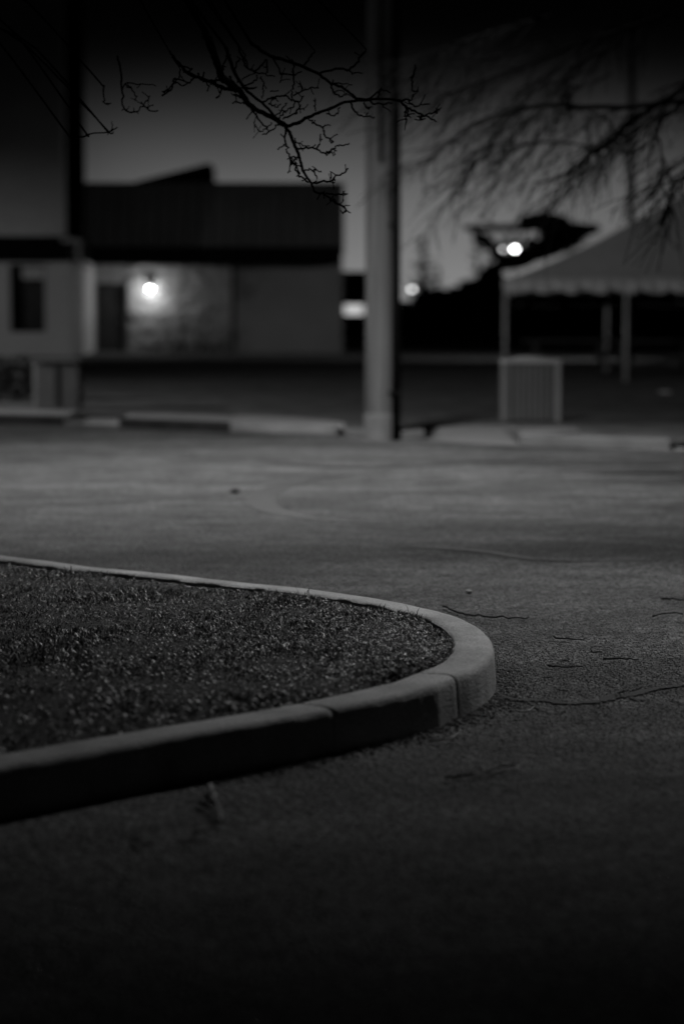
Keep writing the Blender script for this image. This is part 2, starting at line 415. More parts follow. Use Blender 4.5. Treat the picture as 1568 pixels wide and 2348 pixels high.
me.loops.add(n*7); me.loops.foreach_set('vertex_index', loops.astype(np.int32))
ls = (np.arange(n)[:,None]*7+np.array([[0,4]])).ravel()
me.polygons.add(n*2); me.polygons.foreach_set('loop_start', ls.astype(np.int32))
me.update(calc_edges=True); me.validate()
tone = 0.045+0.06*rng.random(n); dry = rng.random(n) < 0.12; tone[dry] = 0.25+0.6*rng.random(dry.sum())**1.5; tone *= 0.56
at = me.attributes.new('tone','FLOAT','POINT'); at.data.foreach_set('value', np.repeat(tone,5).astype(np.float32))
me.materials.append(M['grass']); go = bpy.data.objects.new('island_grass', me); COL.objects.link(go)
tag(go, 'short patchy grass with dry blades filling the kerbed island', 'grass', kind='stuff')

# far edge of the road: lawn, pavement with kerb face
FE = [(-600,964),(-200,968),(0,971),(145,975),(275,980),(400,985),(525,990),(640,997),(760,1003),(838,1008),(905,1010),(975,1008),(1060,1016),(1190,1022),(1300,1024),(1420,1028),(1535,1032),(1700,1036),(2300,1046)]
fe = [P(a,b,0) for a,b in FE]
lz = 0.075
lawn_pts = [Vector((p.x,p.y,lz)) for p in fe]
mb = MB(); vs=[]; fs=[]
xs = np.linspace(-60,60,121)
def fe_y(x):
    if x <= fe[0].x: return fe[0].y+(fe[0].x-x)*0.1
    if x >= fe[-1].x: return fe[-1].y
    for a,b in zip(fe[:-1],fe[1:]):
        if a.x <= x <= b.x: return a.y+(b.y-a.y)*(x-a.x)/(b.x-a.x)
XS = sorted(set([round(float(x),3) for x in xs]+[round(v,3) for v in np.linspace(fe[1].x, fe[-2].x, 160)]))
XS = sorted(set(XS+[P(a,b_).x+0.001*k for a,b_ in ((973,1008),(979,1008),(1184,1022),(1189,1022)) for k in (0,)]))
ROWS = [0.06,0.4,1,2,3.5,5,8,12,18,26,36,48,64,90]
def off(x):
    tab = [(-99,1.55),(P(640,997).x,1.5),(P(720,1000).x,1.1),(P(788,1003).x,0.35),(P(800,1004).x,0.0),(P(973,1008).x,0.0),(P(979,1008).x,1.9),(P(1050,1015).x,2.5),(P(1184,1022).x,2.3),(P(1189,1022).x,0.0),(99,0.0)]
    for (a,b),(c,d) in zip(tab[:-1],tab[1:]):
        if a <= x <= c: return b+(d-b)*(x-a)/(c-a)
    return 0
for x in XS:
    y0 = fe_y(x)+off(x)
    for r in ROWS:
        z = lz + (0.006*mnoise.noise(Vector((x*0.5,(y0+r)*0.5,0))) if r > 0.3 else 0)
        vs.append((x, y0+r, z))
nr = len(ROWS)
for i in range(len(XS)-1):
    for j in range(nr-1): a=i*nr+j; fs.append((a,a+nr,a+nr+1,a+1))
mb.add(vs,fs); lw = mb.build('lawn', M['lawn'], None, True); tag(lw, kind='structure')

def strip(name, pts, w, h, m, hf=None, face_m=None):
    """raised slab following the road edge: pts photo positions of the base of its road face"""
    q = [P(a,b,0) for a,b in pts]; mb = MB(); vs=[]; fs=[]
    q = catmull(q, 5)
    for i,p in enumerate(q):
        ww = w(i/(len(q)-1)) if callable(w) else w
        hh = h(i/(len(q)-1)) if callable(h) else h
        vs += [(p.x,p.y-0.01,-0.01),(p.x,p.y,hh-0.02),(p.x,p.y+0.02,hh),(p.x,p.y+ww,hh+0.005),(p.x,p.y+ww,-0.01)]
    for i in range(len(q)-1):
        for k in range(4): fs.append((i*5+k,(i+1)*5+k,(i+1)*5+k+1,i*5+k+1))
    fs.append((0,1,2,3,4)); L5=(len(q)-1)*5; fs.append((L5+4,L5+3,L5+2,L5+1,L5))
    mb.add(vs,fs); o=mb.build(name,m); recalc(o); return o
pv = strip('pavement', [(-300,967),(0,971),(145,975)], 1.6, 0.105, M['paving']); tag(pv, kind='structure')
pv = strip('pavement', [(145,973),(210,973.5),(275,975)], 1.6, lambda t: 0.02+0.02*abs(2*t-1), M['paving']); tag(pv, kind='structure')
pv = strip('pavement', [(275,980),(400,985),(525,990)], 1.6, 0.105, M['paving']); tag(pv, kind='structure')
pv = strip('pavement', [(525,988),(640,992),(720,995),(790,997)], lambda t: 1.9-1.2*t*t, lambda t: 0.105, M['paving']); tag(pv, kind='structure')
for pts,lb in (([(-300,968),(0,972),(146,976)],'dark strip standing in for shade on the kerb face at the left end of the far pavement'),([(275,981),(400,986),(528,991)],'dark strip standing in for shade on the kerb face in the middle of the far pavement')):
    o = strip('road_kerb', pts, 0.14, 0.118, M['kerbshade']); o.location.y = -0.13; tag(o, lb, 'kerb')  # added strips; near-black colour stands in for kerb faces in shade
# low dark kerb in front of lawn, both sides of the utility pole
kb = strip('road_kerb', [(790,1004),(838,1008),(905,1010),(972,1008)], 0.16, 0.10, M['kerbdark']); tag(kb, 'low dark kerb at the foot of the utility pole', 'kerb')
kb = strip('road_kerb', [(1192,1022),(1300,1024),(1420,1028),(1535,1032)], 0.16, 0.11, M['kerbdark']); tag(kb, 'low dark kerb in front of the slatted bin', 'kerb')
# ramp apron right of the pole and the path by the bin
ap = MB(); cols=[(972,1009,984,990),(1000,1012,1010,978),(1050,1016,1050,975),(1110,1019,1112,974),(1188,1022,1186,974)]; vs=[]; fs=[]
for a,b_,c,d in cols:
    p0 = P(a,b_,0.004); p1 = P(c,d,0.095)
    for k in range(9):
        f_ = k/8; q = p0.lerp(p1,f_); q.z = 0.004+0.091*(f_*f_*(3-2*f_)); vs.append(tuple(q))
for i in range(4):
    for k in range(8): a=i*9+k; fs.append((a,a+9,a+10,a+1))
ap.add(vs,fs)
pa_ = MB(); q = [P(1190,1000,0.092),P(1190,977,0.092),P(1320,979,0.092),P(1330,990,0.092)]
pa_.add([(p.x,p.y,0.092) for p in q]+[(p.x,p.y,0.03) for p in q],[(0,1,2,3),(4,5,1,0),(5,6,2,1),(6,7,3,2),(7,4,0,3)])
po_ = pa_.build('path', mat('path_slab', 0.14, 0.2, rough=0.9)); recalc(po_); tag(po_, kind='structure')
ao = ap.build('pavement', mat('worn_paving', 0.13, 0.18, rough=0.9, scale=1.5, c2=1, scale2=20, mix2=0.15)); recalc(ao); tag(ao, kind='structure')
pv = strip('pavement', [(1536,1031),(1640,1033),(1800,1036)], 1.2, 0.03, M['paving']); tag(pv, kind='structure')

# tyre marks and cracks: ribbons lying on the asphalt, parts of the road
def ribbon(name, pts, w, m, z, parent, jit=0.0):
    q = catmull([P(a,b,0) for a,b in pts], 8); vs=[]; fs=[]
    for i,p in enumerate(q):
        t = (q[min(i+1,len(q)-1)]-q[max(i-1,0)]).normalized(); nn = Vector((-t.y,t.x,0))
        f = math.sin(math.pi*min(1,max(0.04,i/(len(q)-1))*1.0))**0.4 if 0<i<len(q)-1 else 0.15
        j = jit*mnoise.noise(Vector((i*0.9,7,pts[0][0])))
        ww = w*f*(1+1.1*mnoise.noise(Vector((i*0.7,3,pts[0][1]))) if jit else f)
        vs += [tuple(p+nn*(j+ww/2))[:2]+(z,), tuple(p+nn*(j-ww/2))[:2]+(z,)]
    for i in range(len(q)-1): fs.append((2*i,2*i+1,2*i+3,2*i+2))
    o = MB().add(vs,fs).build(name,m,parent)
    if o.data.polygons[0].normal.z < 0: o.data.flip_normals()
    return o
ribbon('tyre_mark', [(900,1082),(790,1090),(690,1104),(615,1128),(600,1156),(660,1180),(790,1196),(930,1206)], 0.22, M['tyre'], 0.004, road)
ribbon('tyre_mark', [(60,1162),(240,1152),(420,1140),(560,1130),(640,1122)], 0.16, M['tyre'], 0.0045, road)
ribbon('tyre_mark', [(600,1060),(700,1068),(800,1072),(960,1068),(1120,1058),(1300,1052)], 0.35, M['tyre'], 0.005, road)
ribbon('tyre_mark', [(870,1252),(1000,1258),(1110,1266),(1230,1284),(1400,1290)], 0.10, M['tyre'], 0.0055, road)
def Z8(pts): return [(940.8+.4*a, 1254.4+.4*b) for a,b in pts]
ribbon('crack', Z8([(480,800),(530,862),(620,882),(760,886),(870,902),(1000,900),(1110,886),(1160,862),(1230,862),(1340,836),(1400,820),(1480,810),(1568,798),(1700,790)]), 0.045, M['tar'], 0.006, road, 0.018)
ribbon('crack', Z8([(1160,862),(1210,830),(1280,822),(1330,800)]), 0.016, M['tar'], 0.0068, road, 0.02)
ribbon('crack', Z8([(1250,868),(1320,885),(1370,870)]), 0.022, M['tar'], 0.0069, road, 0.02)
ribbon('crack', Z8([(640,885),(690,905),(740,935),(820,960)]), 0.010, M['tar'], 0.0071, road, 0.015)
ribbon('crack', Z8([(485,700),(540,705),(620,715),(700,728),(760,740)]), 0.012, M['tar'], 0.0065, road, 0.015)
ribbon('crack', Z8([(830,815),(870,822),(905,828)]), 0.02, M['tar'], 0.0062, road, 0.01)

# ------------------------------------------------------------------ utility pole at the far kerb
up_ = P(871,1009,0); X0, Y0 = up_.x, up_.y
t = thing('utility_pole', (X0,Y0,0), 'thick weathered wooden utility pole with a black conduit, at the far kerb', 'pole')
pr = []
for i in range(60):
    z = -0.02+i*0.2; r = 0.165-0.0035*z; pr.append((r,z))
MB().lathe((X0,Y0,0), pr, 40).build('shaft', M['wood'], t, True)
MB().tube([(X0+0.172,Y0-0.10,-0.02),(X0+0.168,Y0-0.098,3),(X0+0.145,Y0-0.09,11.5)], 0.05, 12).build('conduit', M['blackpipe'], t, True)
MB().tube([(X0+0.0,Y0-0.175,3.0),(X0+0.005,Y0-0.172,5),(X0,Y0-0.14,11.5)], 0.022, 8).build('cable', M['blackpipe'], t, True)
for z in (0.5,2.3,4.1,5.9): MB().box(X0+0.09,X0+0.205,Y0-0.150,Y0-0.045,z,z+0.04).build('bracket', M['blackpipe'], t)
MB().lathe((X0,Y0,-0.01), [(0.176,0),(0.176,0.28),(0.170,0.30)], 40).build('base_wrap', mat('pole_base_tone', 0.12, 0.17, rough=0.9, scale=6), t)  # wrap round the pole base with its own tone

# ------------------------------------------------------------------ main building
DB = 76.0
def X_(px, D): return (px-CX)/F*D
def Zy(py, D): return CAM_H-(py-HOR)/F*D      # small-angle height of a photo row at distance D
bl = X_(205,DB); brr = X_(785,DB); zt = Zy(600,DB)
b = thing('commercial_building', (0.5*(bl+brr),DB,0), 'long low building with dark mansard roof and a lit wall lamp beside its door', 'building')
dl, dr = X_(221,DB), X_(291,DB); dtop = Zy(650,DB); dbot = 0.09
w = MB()
w.box(bl,dl,DB,DB+9,0,zt); w.box(dl,dr,DB,DB+9,dtop,zt); w.box(dr,X_(531,DB),DB,DB+9,0,zt)
wall = w.build('wall', M['stucco'], b)
fx0, fx1 = dr+0.02, X_(531,DB)-0.01; NX, NZ = 110, 70; vs=[]; fs=[]
for i in range(NX+1):
    for k in range(NZ+1):
        x_=fx0+(fx1-fx0)*i/NX; z_=0.02+(zt-0.04)*k/NZ; ed=min(1,min(i,NX-i,k,NZ-k)/2)
        d_ = 0.5*mnoise.noise(Vector((x_*2.4,z_*3.4,4)))+0.32*mnoise.noise(Vector((x_*5.5,z_*7,8)))+0.14*mnoise.noise(Vector((x_*13,z_*15,2)))
        vs.append((x_, DB-0.004-(0.07+0.13*d_)*ed, z_))
for i in range(NX):
    for k in range(NZ): a=i*(NZ+1)+k; fs.append((a,a+NZ+1,a+NZ+2,a+1))
MB().add(vs,fs).build('stone_facing', M['stucco'], b, True)
w2 = MB().box(X_(540,DB),brr,DB+0.02,DB+9,0,zt); w2.build('wall', mat('smooth_wall',0.15,0.19,rough=0.9,scale=0.8), b)
MB().box(X_(531,DB),X_(540,DB),DB+0.12,DB+9,0,zt).build('wall_joint', M['dark'], b)
d_ = MB().box(dl+0.05,dr-0.05,DB+0.16,DB+0.22,dbot,dtop-0.05).build('door', M['door'], b)
MB().tube([(dr-0.16,DB+0.10,1.0),(dr-0.16,DB+0.06,1.05),(dr-0.16,DB+0.10,1.12)],0.02,8).build('handle', M['metal'], d_)
fr_ = MB(); fr_.box(dl,dl+0.05,DB+0.08,DB+0.24,0,dtop); fr_.box(dr-0.05,dr,DB+0.08,DB+0.24,0,dtop); fr_.box(dl+0.05,dr-0.05,DB+0.08,DB+0.24,dtop-0.05,dtop)
fr_.build('door_frame', M['dark'], d_)
MB().box(dl-0.2,dr+0.2,DB-0.8,DB-0.003,0,0.12).build('doorstep', M['paving'], b)
# soffit / fascia band and mansard slope with standing seams
zf0, zf1, zr = Zy(605,DB-1), Zy(566,DB-1), Zy(421,DB)
ml, mr_ = X_(196,DB-1), X_(785,DB-1)
MB().box(ml,mr_,DB-1.0,DB+9.5,zf0,zf1).build('fascia', M['dark'], b)
rf = MB(); ys0, ys1 = DB-1.08, DB-0.1
rf.add([(ml-.05,ys0,zf1+.003),(mr_+.05,ys0,zf1+.003),(mr_+.05,ys1,zr),(ml-.05,ys1,zr),(ml-.05,DB+9.5,zf1+.003),(mr_+.05,DB+9.5,zf1+.003),(mr_+.05,DB+9.4,zr),(ml-.05,DB+9.4,zr)],
       [(0,1,2,3),(1,5,6,2),(5,4,7,6),(4,0,3,7),(3,2,6,7),(0,4,5,1)])
x = ml+0.2
while x < mr_:
    rf.box(x,x+0.03,ys0-0.02,ys0+0.02,zf1+0.02,zf1+0.05)
    rf.add([(x,ys0-0.04,zf1+.02),(x+.03,ys0-0.04,zf1+.02),(x+.03,ys1-0.04,zr-.01),(x,ys1-0.04,zr-.01),(x,ys0+0.05,zf1+.02),(x+.03,ys0+0.05,zf1+.02),(x+.03,ys1+0.05,zr-.01),(x,ys1+0.05,zr-.01)],
           [(0,1,2,3),(1,5,6,2),(4,0,3,7),(3,2,6,7),(5,4,7,6),(0,4,5,1)]); x += 0.42
rf.build('roof', M['roof'], b)
pk = MB(); D2 = DB+4
a_=[(X_(300,D2),Zy(421,D2)-.1),(X_(486,D2),Zy(421,D2)-.1),(X_(484,D2),Zy(377,D2)),(X_(470,D2),Zy(380,D2)),(X_(318,D2),Zy(418,D2))]
pk.add([(x,D2,z) for x,z in a_]+[(x,D2+3,z) for x,z in a_], [(0,1,2,3,4),(9,8,7,6,5)]+[(i,i+5,(i+1)%5+5,(i+1)%5) for i in range(5)])
po = pk.build('roof_monitor', M['dark'], b); recalc(po)
# wall lamp
lx, lz_ = X_(347,DB), Zy(659,DB)
wl = MB(); wl.box(lx-.13,lx+.13,DB-0.06,DB-0.003,lz_-0.06,lz_+0.16,0.01); wlo = wl.build('wall_lamp', M['blackpipe'], b)
bulb = MB().lathe((lx,DB-0.21,lz_-0.10),[(0.03,0),(0.055,0.03),(0.06,0.08),(0.04,0.11)],16).build('lamp_glass', emit('wall_lamp_glass', 30.0), wlo, True)
MB().box(lx-.10,lx+.10,DB-0.30,DB-0.05,lz_+0.09,lz_+0.12,0.005).build('lamp_hood', M['blackpipe'], wlo)
pl = bpy.data.lights.new('wall_lamp_light','POINT'); pl.energy = 24; pl.shadow_soft_size = 0.05
plo = bpy.data.objects.new('wall_lamp_light', pl); COL.objects.link(plo); plo.location = (lx, DB-0.5, lz_-0.20)
plo.parent = b; plo.matrix_parent_inverse = Matrix.Translation(-b.location)

# shrub with bare stems against the lit wall
def shrub(name, c, w, h, nst, m, label, seed, nl=0, leafm=None):
    rd = random.Random(seed); tt = thing(name, c, label, 'shrub')
    mb = MB()
    for i in range(nst):
        a = rd.uniform(-1,1); p0 = Vector(c)+Vector((a*w*0.3, rd.uniform(-.1,.1), 0)); pts=[p0]; d=Vector((a*0.5+rd.uniform(-.3,.3), rd.uniform(-.2,.2), 1))
        for k in range(5):
            pts.append(pts[-1]+d*h/5); d += Vector((rd.uniform(-.35,.35),rd.uniform(-.2,.2),-0.05))
        mb.tube(pts,[0.016*(1-k/7) for k in range(6)],4)
    mb.build('stems', m, tt)
    if nl:
        lf = MB()
        for i in range(nl):
            u = rd.gauss(0,0.36)*w; v = rd.gauss(0,0.3)*0.5; z = (rd.random()**0.7)*h*(1-0.35*abs(u/w*1.4))
            p = Vector(c)+Vector((u,v,z)); s_=rd.uniform(.03,.07)
            a=Vector((rd.uniform(-1,1),rd.uniform(-1,1),rd.uniform(-1,1))).normalized()*s_; q=Vector((rd.uniform(-1,1),rd.uniform(-1,1),rd.uniform(-1,1))).normalized()*s_
            lf.add([p-a,p-q,p+a,p+q],[(0,1,2,3)])
        lf.build('foliage', leafm or M['hedge'], tt)
    return tt
shrub('bare_shrub', (X_(420,DB-0.6),DB-0.6,0.07), 2.2, 1.3, 26, M['bark'], 'bare stemmed shrub against the lamp-lit wall', 3)
shrub('bare_shrub', (X_(500,DB-0.5),DB-0.5,0.07), 1.5, 0.9, 18, M['bark'], 'low bare shrub at the joint in the long wall', 4)

# ------------------------------------------------------------------ left building
DL = 69.9; xr = X_(165,DL); xu = X_(150,DL)
b = thing('left_building', (xr-3,DL,0), 'tall pale building with a dark canopy band over a recessed window, at the left edge', 'building')
b.name = 'tall_building'
zc0, zc1 = Zy(597,DL), Zy(543,DL)
wl_, wr_ = X_(25,DL), X_(106,DL); wz0, wz1 = Zy(760,DL), Zy(606,DL)
w = MB(); xl = -22
w.box(xl,wl_,DL,DL+6,0,zc0); w.box(wr_,xr,DL,DL+6.0,0,zc0); w.box(wl_,wr_,DL,DL+6,0,wz0); w.box(wl_,wr_,DL,DL+6,wz1,zc0)
w.build('wall', M['render'], b)
w = MB(); w.box(xl,xu-0.0,DL+0.05,DL+6,zc1,11.5); w.build('upper_wall', M['render'], b)
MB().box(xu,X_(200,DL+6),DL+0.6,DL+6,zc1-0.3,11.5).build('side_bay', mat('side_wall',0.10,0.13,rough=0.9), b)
MB().box(xl,xr+0.02,DL-0.35,DL+6,zc0,zc1).build('canopy', M['dark'], b)
wd = MB(); wd.box(wl_,wr_,DL+0.35,DL+0.40,wz0,wz1); wo = wd.build('window', M['glass'], b)
fm = MB(); fm.box(wl_,wl_+0.28,DL+0.20,DL+0.345,wz0,wz1); fm.box(wr_-0.06,wr_,DL+0.25,DL+0.345,wz0,wz1); fm.box(wl_+0.28,wr_-0.06,DL+0.25,DL+0.345,wz0,wz0+0.06)
fm.build('window_frame', M['dark'], wo)
MB().box(wl_+0.32,wr_-0.07,DL+0.29,DL+0.34,Zy(640,DL),Zy(611,DL)).build('window_blind', M['blind'], wo)
# lit side return wall, nearer to the wall lamp, behind a dark downpipe recess
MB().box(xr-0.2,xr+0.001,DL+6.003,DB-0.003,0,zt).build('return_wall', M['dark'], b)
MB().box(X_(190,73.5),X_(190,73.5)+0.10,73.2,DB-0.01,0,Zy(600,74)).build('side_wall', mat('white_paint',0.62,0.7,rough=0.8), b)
MB().tube([W(142,551,DL-0.45),W(160,549,DL-0.45),W(183,553,DL-0.40)],0.07,8).build('gutter', M['farwall'], b)
MB().tube([W(183,553,DL-0.40),W(178,580,DL-0.2),W(186,600,DL),W(202,612,DL+2)],0.06,8).build('downpipe', M['farwall'], b)

# utility cabinet and clipped hedge in front of it, on the lawn
cb = P(130,940,0.07); s_ = cb.y/F
c0,c1 = X_(78,cb.y), X_(182,cb.y); t = thing('utility_cabinet', (0.5*(c0+c1),cb.y+.25,0.07), 'grey metal utility cabinet on the lawn right of the dark hedge', 'utility box')
MB().box(c0,c1,cb.y,cb.y+0.5,0.06,Zy(830,cb.y),0.015).build('housing', M['greybox'], t)
MB().box(c0-0.02,c1+0.02,cb.y-0.03,cb.y+0.53,Zy(830,cb.y)+.002,Zy(830,cb.y)+0.035,0.01).build('lid', M['greybox'], t)
MB().box((c0+c1)/2-0.006,(c0+c1)/2+0.006,cb.y-0.012,cb.y-0.002,0.12,Zy(838,cb.y)).build('door_seam', M['dark'], t)
def leafmass(name, blobs, n, size, m, parent, seed=1, rng_=None):
    r = np.random.default_rng(seed); per = n//len(blobs); allv=[]
    for (c, rad) in blobs:
        k = per; d = r.normal(size=(k,3)); d /= np.linalg.norm(d,axis=1)[:,None]
        q = d*(r.random(k)**(1/2.2))[:,None]*np.array(rad)*(1+0.16*np.sin(d[:,0:1]*7+c[0])+0.1*np.cos(d[:,2:3]*9)) + np.array(c)
        a = r.normal(size=(k,3)); a/=np.linalg.norm(a,axis=1)[:,None]; b_ = np.cross(a, r.normal(size=(k,3))); b_/=np.linalg.norm(b_,axis=1)[:,None]
        s = size*(0.5+r.random(k))[:,None]
        allv.append(np.stack([q-a*s,q-b_*s*0.55,q+a*s,q+b_*s*0.55],1).reshape(-1,3))
    V = np.concatenate(allv); k = len(V)//4
    me = bpy.data.meshes.new(name); me.from_pydata(V.tolist(), [], np.arange(4*k).reshape(-1,4).tolist()); me.materials.append(m)
    o = bpy.data.objects.new(name, me); COL.objects.link(o)
    if parent: o.parent = parent; o.matrix_parent_inverse = Matrix.Translation(-parent.location)
    return o
t = thing('hedge', (X_(10,35.5),35.5,0.07), 'low dark clipped hedge on the lawn at the left edge', 'hedge')
leafmass('foliage', [((X_(x_,35.6),35.6+0.1*(i%2),0.42),(0.32,0.3,0.33)) for i,x_ in enumerate((-150,-110,-70,-40,-5,30,52))], 9000, 0.03, M['hedge'], t, 5)
for x_ in (-140,-80,-20,40): MB().tube([(X_(x_,35.6),35.6,0.05),(X_(x_,35.6)+.03,35.6,0.4)],0.02,5).build('stem', M['bark'], t)

# ------------------------------------------------------------------ lit cabinet and pale building seen between building and pole
DV = 118.0
t = thing('far_building', (X_(800,DV+3),DV+4,0), 'small pale flat-roofed building far away just left of the pole', 'building')
f_ = MB().box(X_(740,DV),X_(915,DV),DV+2,DV+10,0,Zy(632,DV+2)); f_.build('wall', M['farwall'], t)
MB().box(X_(738,DV),X_(917,DV),DV+1.8,DV+10.2,Zy(632,DV+2)+.003,Zy(632,DV+2)+0.2).build('roof', M['roof'], t)
vx0, vx1 = X_(784,DV), X_(836,DV)
t = thing('lit_cabinet', ((vx0+vx1)/2,DV+.4,0), 'dark upright machine with a glowing top panel, before the far pale wall', 'vending machine')
t.name = 'vending_machine'
MB().box(vx0,vx1,DV,DV+0.8,0.05,Zy(690,DV),0.03).build('housing', M['blackpipe'], t)
MB().box(vx0+0.12,vx1-0.06,DV-0.03,DV-0.003,Zy(722,DV),Zy(697,DV)).build('lit_panel', emit('lit_panel', 0.55), t)
MB().box(vx0+0.1,vx0+0.75,DV-0.02,DV-0.003,0.5,Zy(730,DV)).build('front_panel', M['glass'], t)

# ------------------------------------------------------------------ far fence, treeline, distant lights
DF = 147.0
t = thing('fence', (X_(1300,DF),DF,0), 'long dark boundary fence with paler coping across the far side of the lawn', 'fence')
fb = MB(); x = X_(860,DF)
zf = Zy(700,DF); 
while x < X_(1900,DF): fb.box(x,x+2.35,DF,DF+0.05,0,zf); x += 2.4
fb.build('fence_panel', M['fence'], t)
MB().box(X_(860,DF),X_(1900,DF),DF-0.04,DF+0.12,zf+.003,zf+0.28).build('coping', M['fencetop'], t)
x = X_(860,DF)+2.35
while x < X_(1890,DF): MB().box(x-0.02,x+0.07,DF-0.06,DF-0.003,0,zf-0.002).build('fence_post', M['fence'], t); x += 2.4
def dark_tree(name, D, px, trunk, blobs, n, leaf, label, cat='tree', group=None, m=None, seed=1, tr=0.16):
    t = thing(name, (X_(px,D),D,0), label, cat, group)
    mb = MB()
    for poly, r0, r1 in trunk:
        q = catmull([W(a,b_,D) for a,b_ in poly],4); mb.tube(q,[r0+(r1-r0)*i/(len(q)-1) for i in range(len(q))],7)
    mb.build('trunk', M['bark'], t)
    leafmass('crown', [((X_(a,D),D+random.uniform(-.3,.3),Zy(b_,D)),(rx/F*D,rx/F*D*0.7,rz/F*D)) for a,b_,rx,rz in blobs], n, leaf, m or M['leafdark'], t, seed)
    return t
DT = 92.0
dark_tree('spreading_tree', DT, 1100,
  [([(1098,742),(1102,690),(1104,662),(1118,638),(1150,606),(1142,580),(1110,548),(1086,528)],0.30,0.14),
   ([(1148,606),(1200,602),(1240,580),(1280,550)],0.24,0.12),([(1062,520),(1090,524),(1130,522),(1190,522)],0.10,0.12),
   ([(1190,524),(1240,520),(1300,530)],0.12,0.15)],
  [(1095,523,34,4),(1140,522,40,4),(1175,521,30,5),(1113,556,12,18),(1132,584,12,14),(1215,506,26,13),(1242,502,28,15),(1268,510,32,18),(1275,535,40,30),(1255,572,28,20),(1270,560,42,26),(1300,538,45,22),(1330,526,40,13),(1300,556,30,12),(1200,508,14,10),(1230,588,20,10),(1165,596,30,12),(1138,574,15,14),(1202,586,26,18),(1128,618,22,16),(1096,548,12,12),(1215,560,14,12)],
  70000, 0.055, 'black leafy tree with a forked leaning trunk, behind the tent roof', seed=11)
leafmass('crown', [((X_(1165,DT),DT,Zy(566,DT)),(0.95,0.5,0.62)),((X_(1190,DT),DT,Zy(590,DT)),(0.7,0.5,0.35))], 900, 0.06, M['leafdark'], bpy.data.objects['spreading_tree'], 77)
dark_tree('round_bush', 110, 1120, [([(1120,760),(1120,700)],0.1,0.06)], [(1090,660,40,18),(1135,652,26,24),(1060,672,40,12),(1118,632,18,14)], 7000, 0.14, 'rounded dark bush at the left foot of the tent', 'bush', seed=12)
DTL = 165
for i,(a,top_,w_) in enumerate(((975,672,26),(1010,668,34),(1060,674,40),(1240,660,60),(1330,662,60),(1130,668,38),(1440,660,70),(1560,655,70))):
    dark_tree('distant_tree', DTL+i*2, a, [([(a,752),(a,700)],0.2,0.1)], [(a,top_+14,w_,16),(a-w_*0.5,top_+22,w_*0.6,14),(a+w_*0.5,top_+20,w_*0.6,14)], 2500, 0.25,
      ['small dark tree right of the pole beyond the fence','dark tree under the dim round light beyond the fence','low dark tree at the tiny light beyond the fence','dark tree seen under the tent left of its posts','dark tree behind the tent posts beyond the fence','low dark tree just left of the front tent post beyond the fence','dark tree right of the tent posts beyond the fence','rightmost dark tree beyond the fence'][i], group='trees beyond the fence', seed=20+i)
# slender dark bare trees rising there
def bare_tree(name, D, base, top, spread, label, seed, n=26, group=None, r=0.08):
    rd = random.Random(seed); t = thing(name, (X_(base[0],D),D,0), label, 'tree', group)
    p0 = W(base[0],base[1],D); p0.z=0; p1 = W(top[0],top[1],D); mb = MB()
    mb.tube([p0,p0.lerp(p1,.5)+Vector((.1,0,0)),p1],[r,r*.7,r*.3],6); mb.build('trunk',M['bark'],t)
    cm = MB()
    for i in range(n):
        f = rd.uniform(.35,1); q = p0.lerp(p1,f); d = Vector((rd.uniform(-1,1),rd.uniform(-.5,.5),rd.uniform(.1,.9))); pts=[q]
        L_ = spread/F*D*rd.uniform(.4,1)*(1.25-f)
        for k in range(4): pts.append(pts[-1]+d*L_/4); d+=Vector((rd.uniform(-.4,.4),rd.uniform(-.3,.3),rd.uniform(-.3,.3)))
        cm.tube(pts,[r*.4,r*.3,r*.22,r*.15,r*.1],4)
        for k in (1,2,3):
            e = pts[k]; cm.tube([e,e+Vector((rd.uniform(-1,1),0,rd.uniform(-.3,.9)))*L_*0.35],[r*.15,r*.06],3)
    cm.build('crown',M['bark'],t); return t
bare_tree('bare_tree', 130, (966,750), (970,548), 60, 'slender bare tree just right of the pole in the distance', 31, 60, 'bare trees in the distance', 0.22)
bare_tree('bare_tree', 140, (1092,750), (1094,540), 60, 'slender bare tree left of the black spreading tree', 32, 40, 'bare trees in the distance', 0.15)
bare_tree('bare_tree', 150, (1000,752), (1003,610), 40, 'short bare tree beyond the fence between two dim lights', 33, 50, 'bare trees in the distance', 0.18)

def far_light(px, py, D, r, e, label, group='distant lamps beyond the lawn'):
    x = X_(px,D); z = Zy(py,D); t = thing('distant_lamp', (x,D,0), label, 'street lamp', group)
    MB().tube([(x,D+0.25,0),(x,D+0.25,z*0.6),(x,D+0.25,z+0.25)],[0.06,0.05,0.04],8).build('post', M['dark'], t)
    hd = MB().box(x-r*1.2,x+r*1.2,D-r*0.8,D+0.28,z+r*1.02,z+r*1.3).build('lamp_head', M['dark'], t)
    MB().lathe((x,D,z-r),[(r*.5,0),(r*.9,r*.4),(r,r),(r*.9,r*1.6),(r*.5,r*2)],14).build('lamp_glass', emit('distant_glass', e), hd)
far_light(1178,572,87,0.08,18,'brightest distant lamp in the fork of the black tree')
far_light(1151,573,88,0.055,3.0,'dim distant lamp touching the brightest one')
far_light(944,663,180,0.13,4.5,'distant round light just right of the utility pole')
far_light(1066,656,190,0.04,4.0,'tiny distant light left of the tent')
far_light(993,650,200,0.3,0.35,'faint blurred light between pole and tent')

# thin dark post behind the tent
DP=62.0; x=X_(1442,DP)
t = thing('lamp_post', (x,DP,0), 'tall thin black post rising behind the tent roof', 'post')
MB().tube([(x,DP,0),(x+0.01,DP,4),(x-0.02,DP,8.6)],[0.11,0.10,0.085],10).build('shaft', M['blackpipe'], t, True)
MB().lathe((x-0.02,DP,8.58),[(0.07,0),(0.2,0.06),(0.22,0.2),(0.08,0.3)],14).build('lamp_head', M['blackpipe'], t)

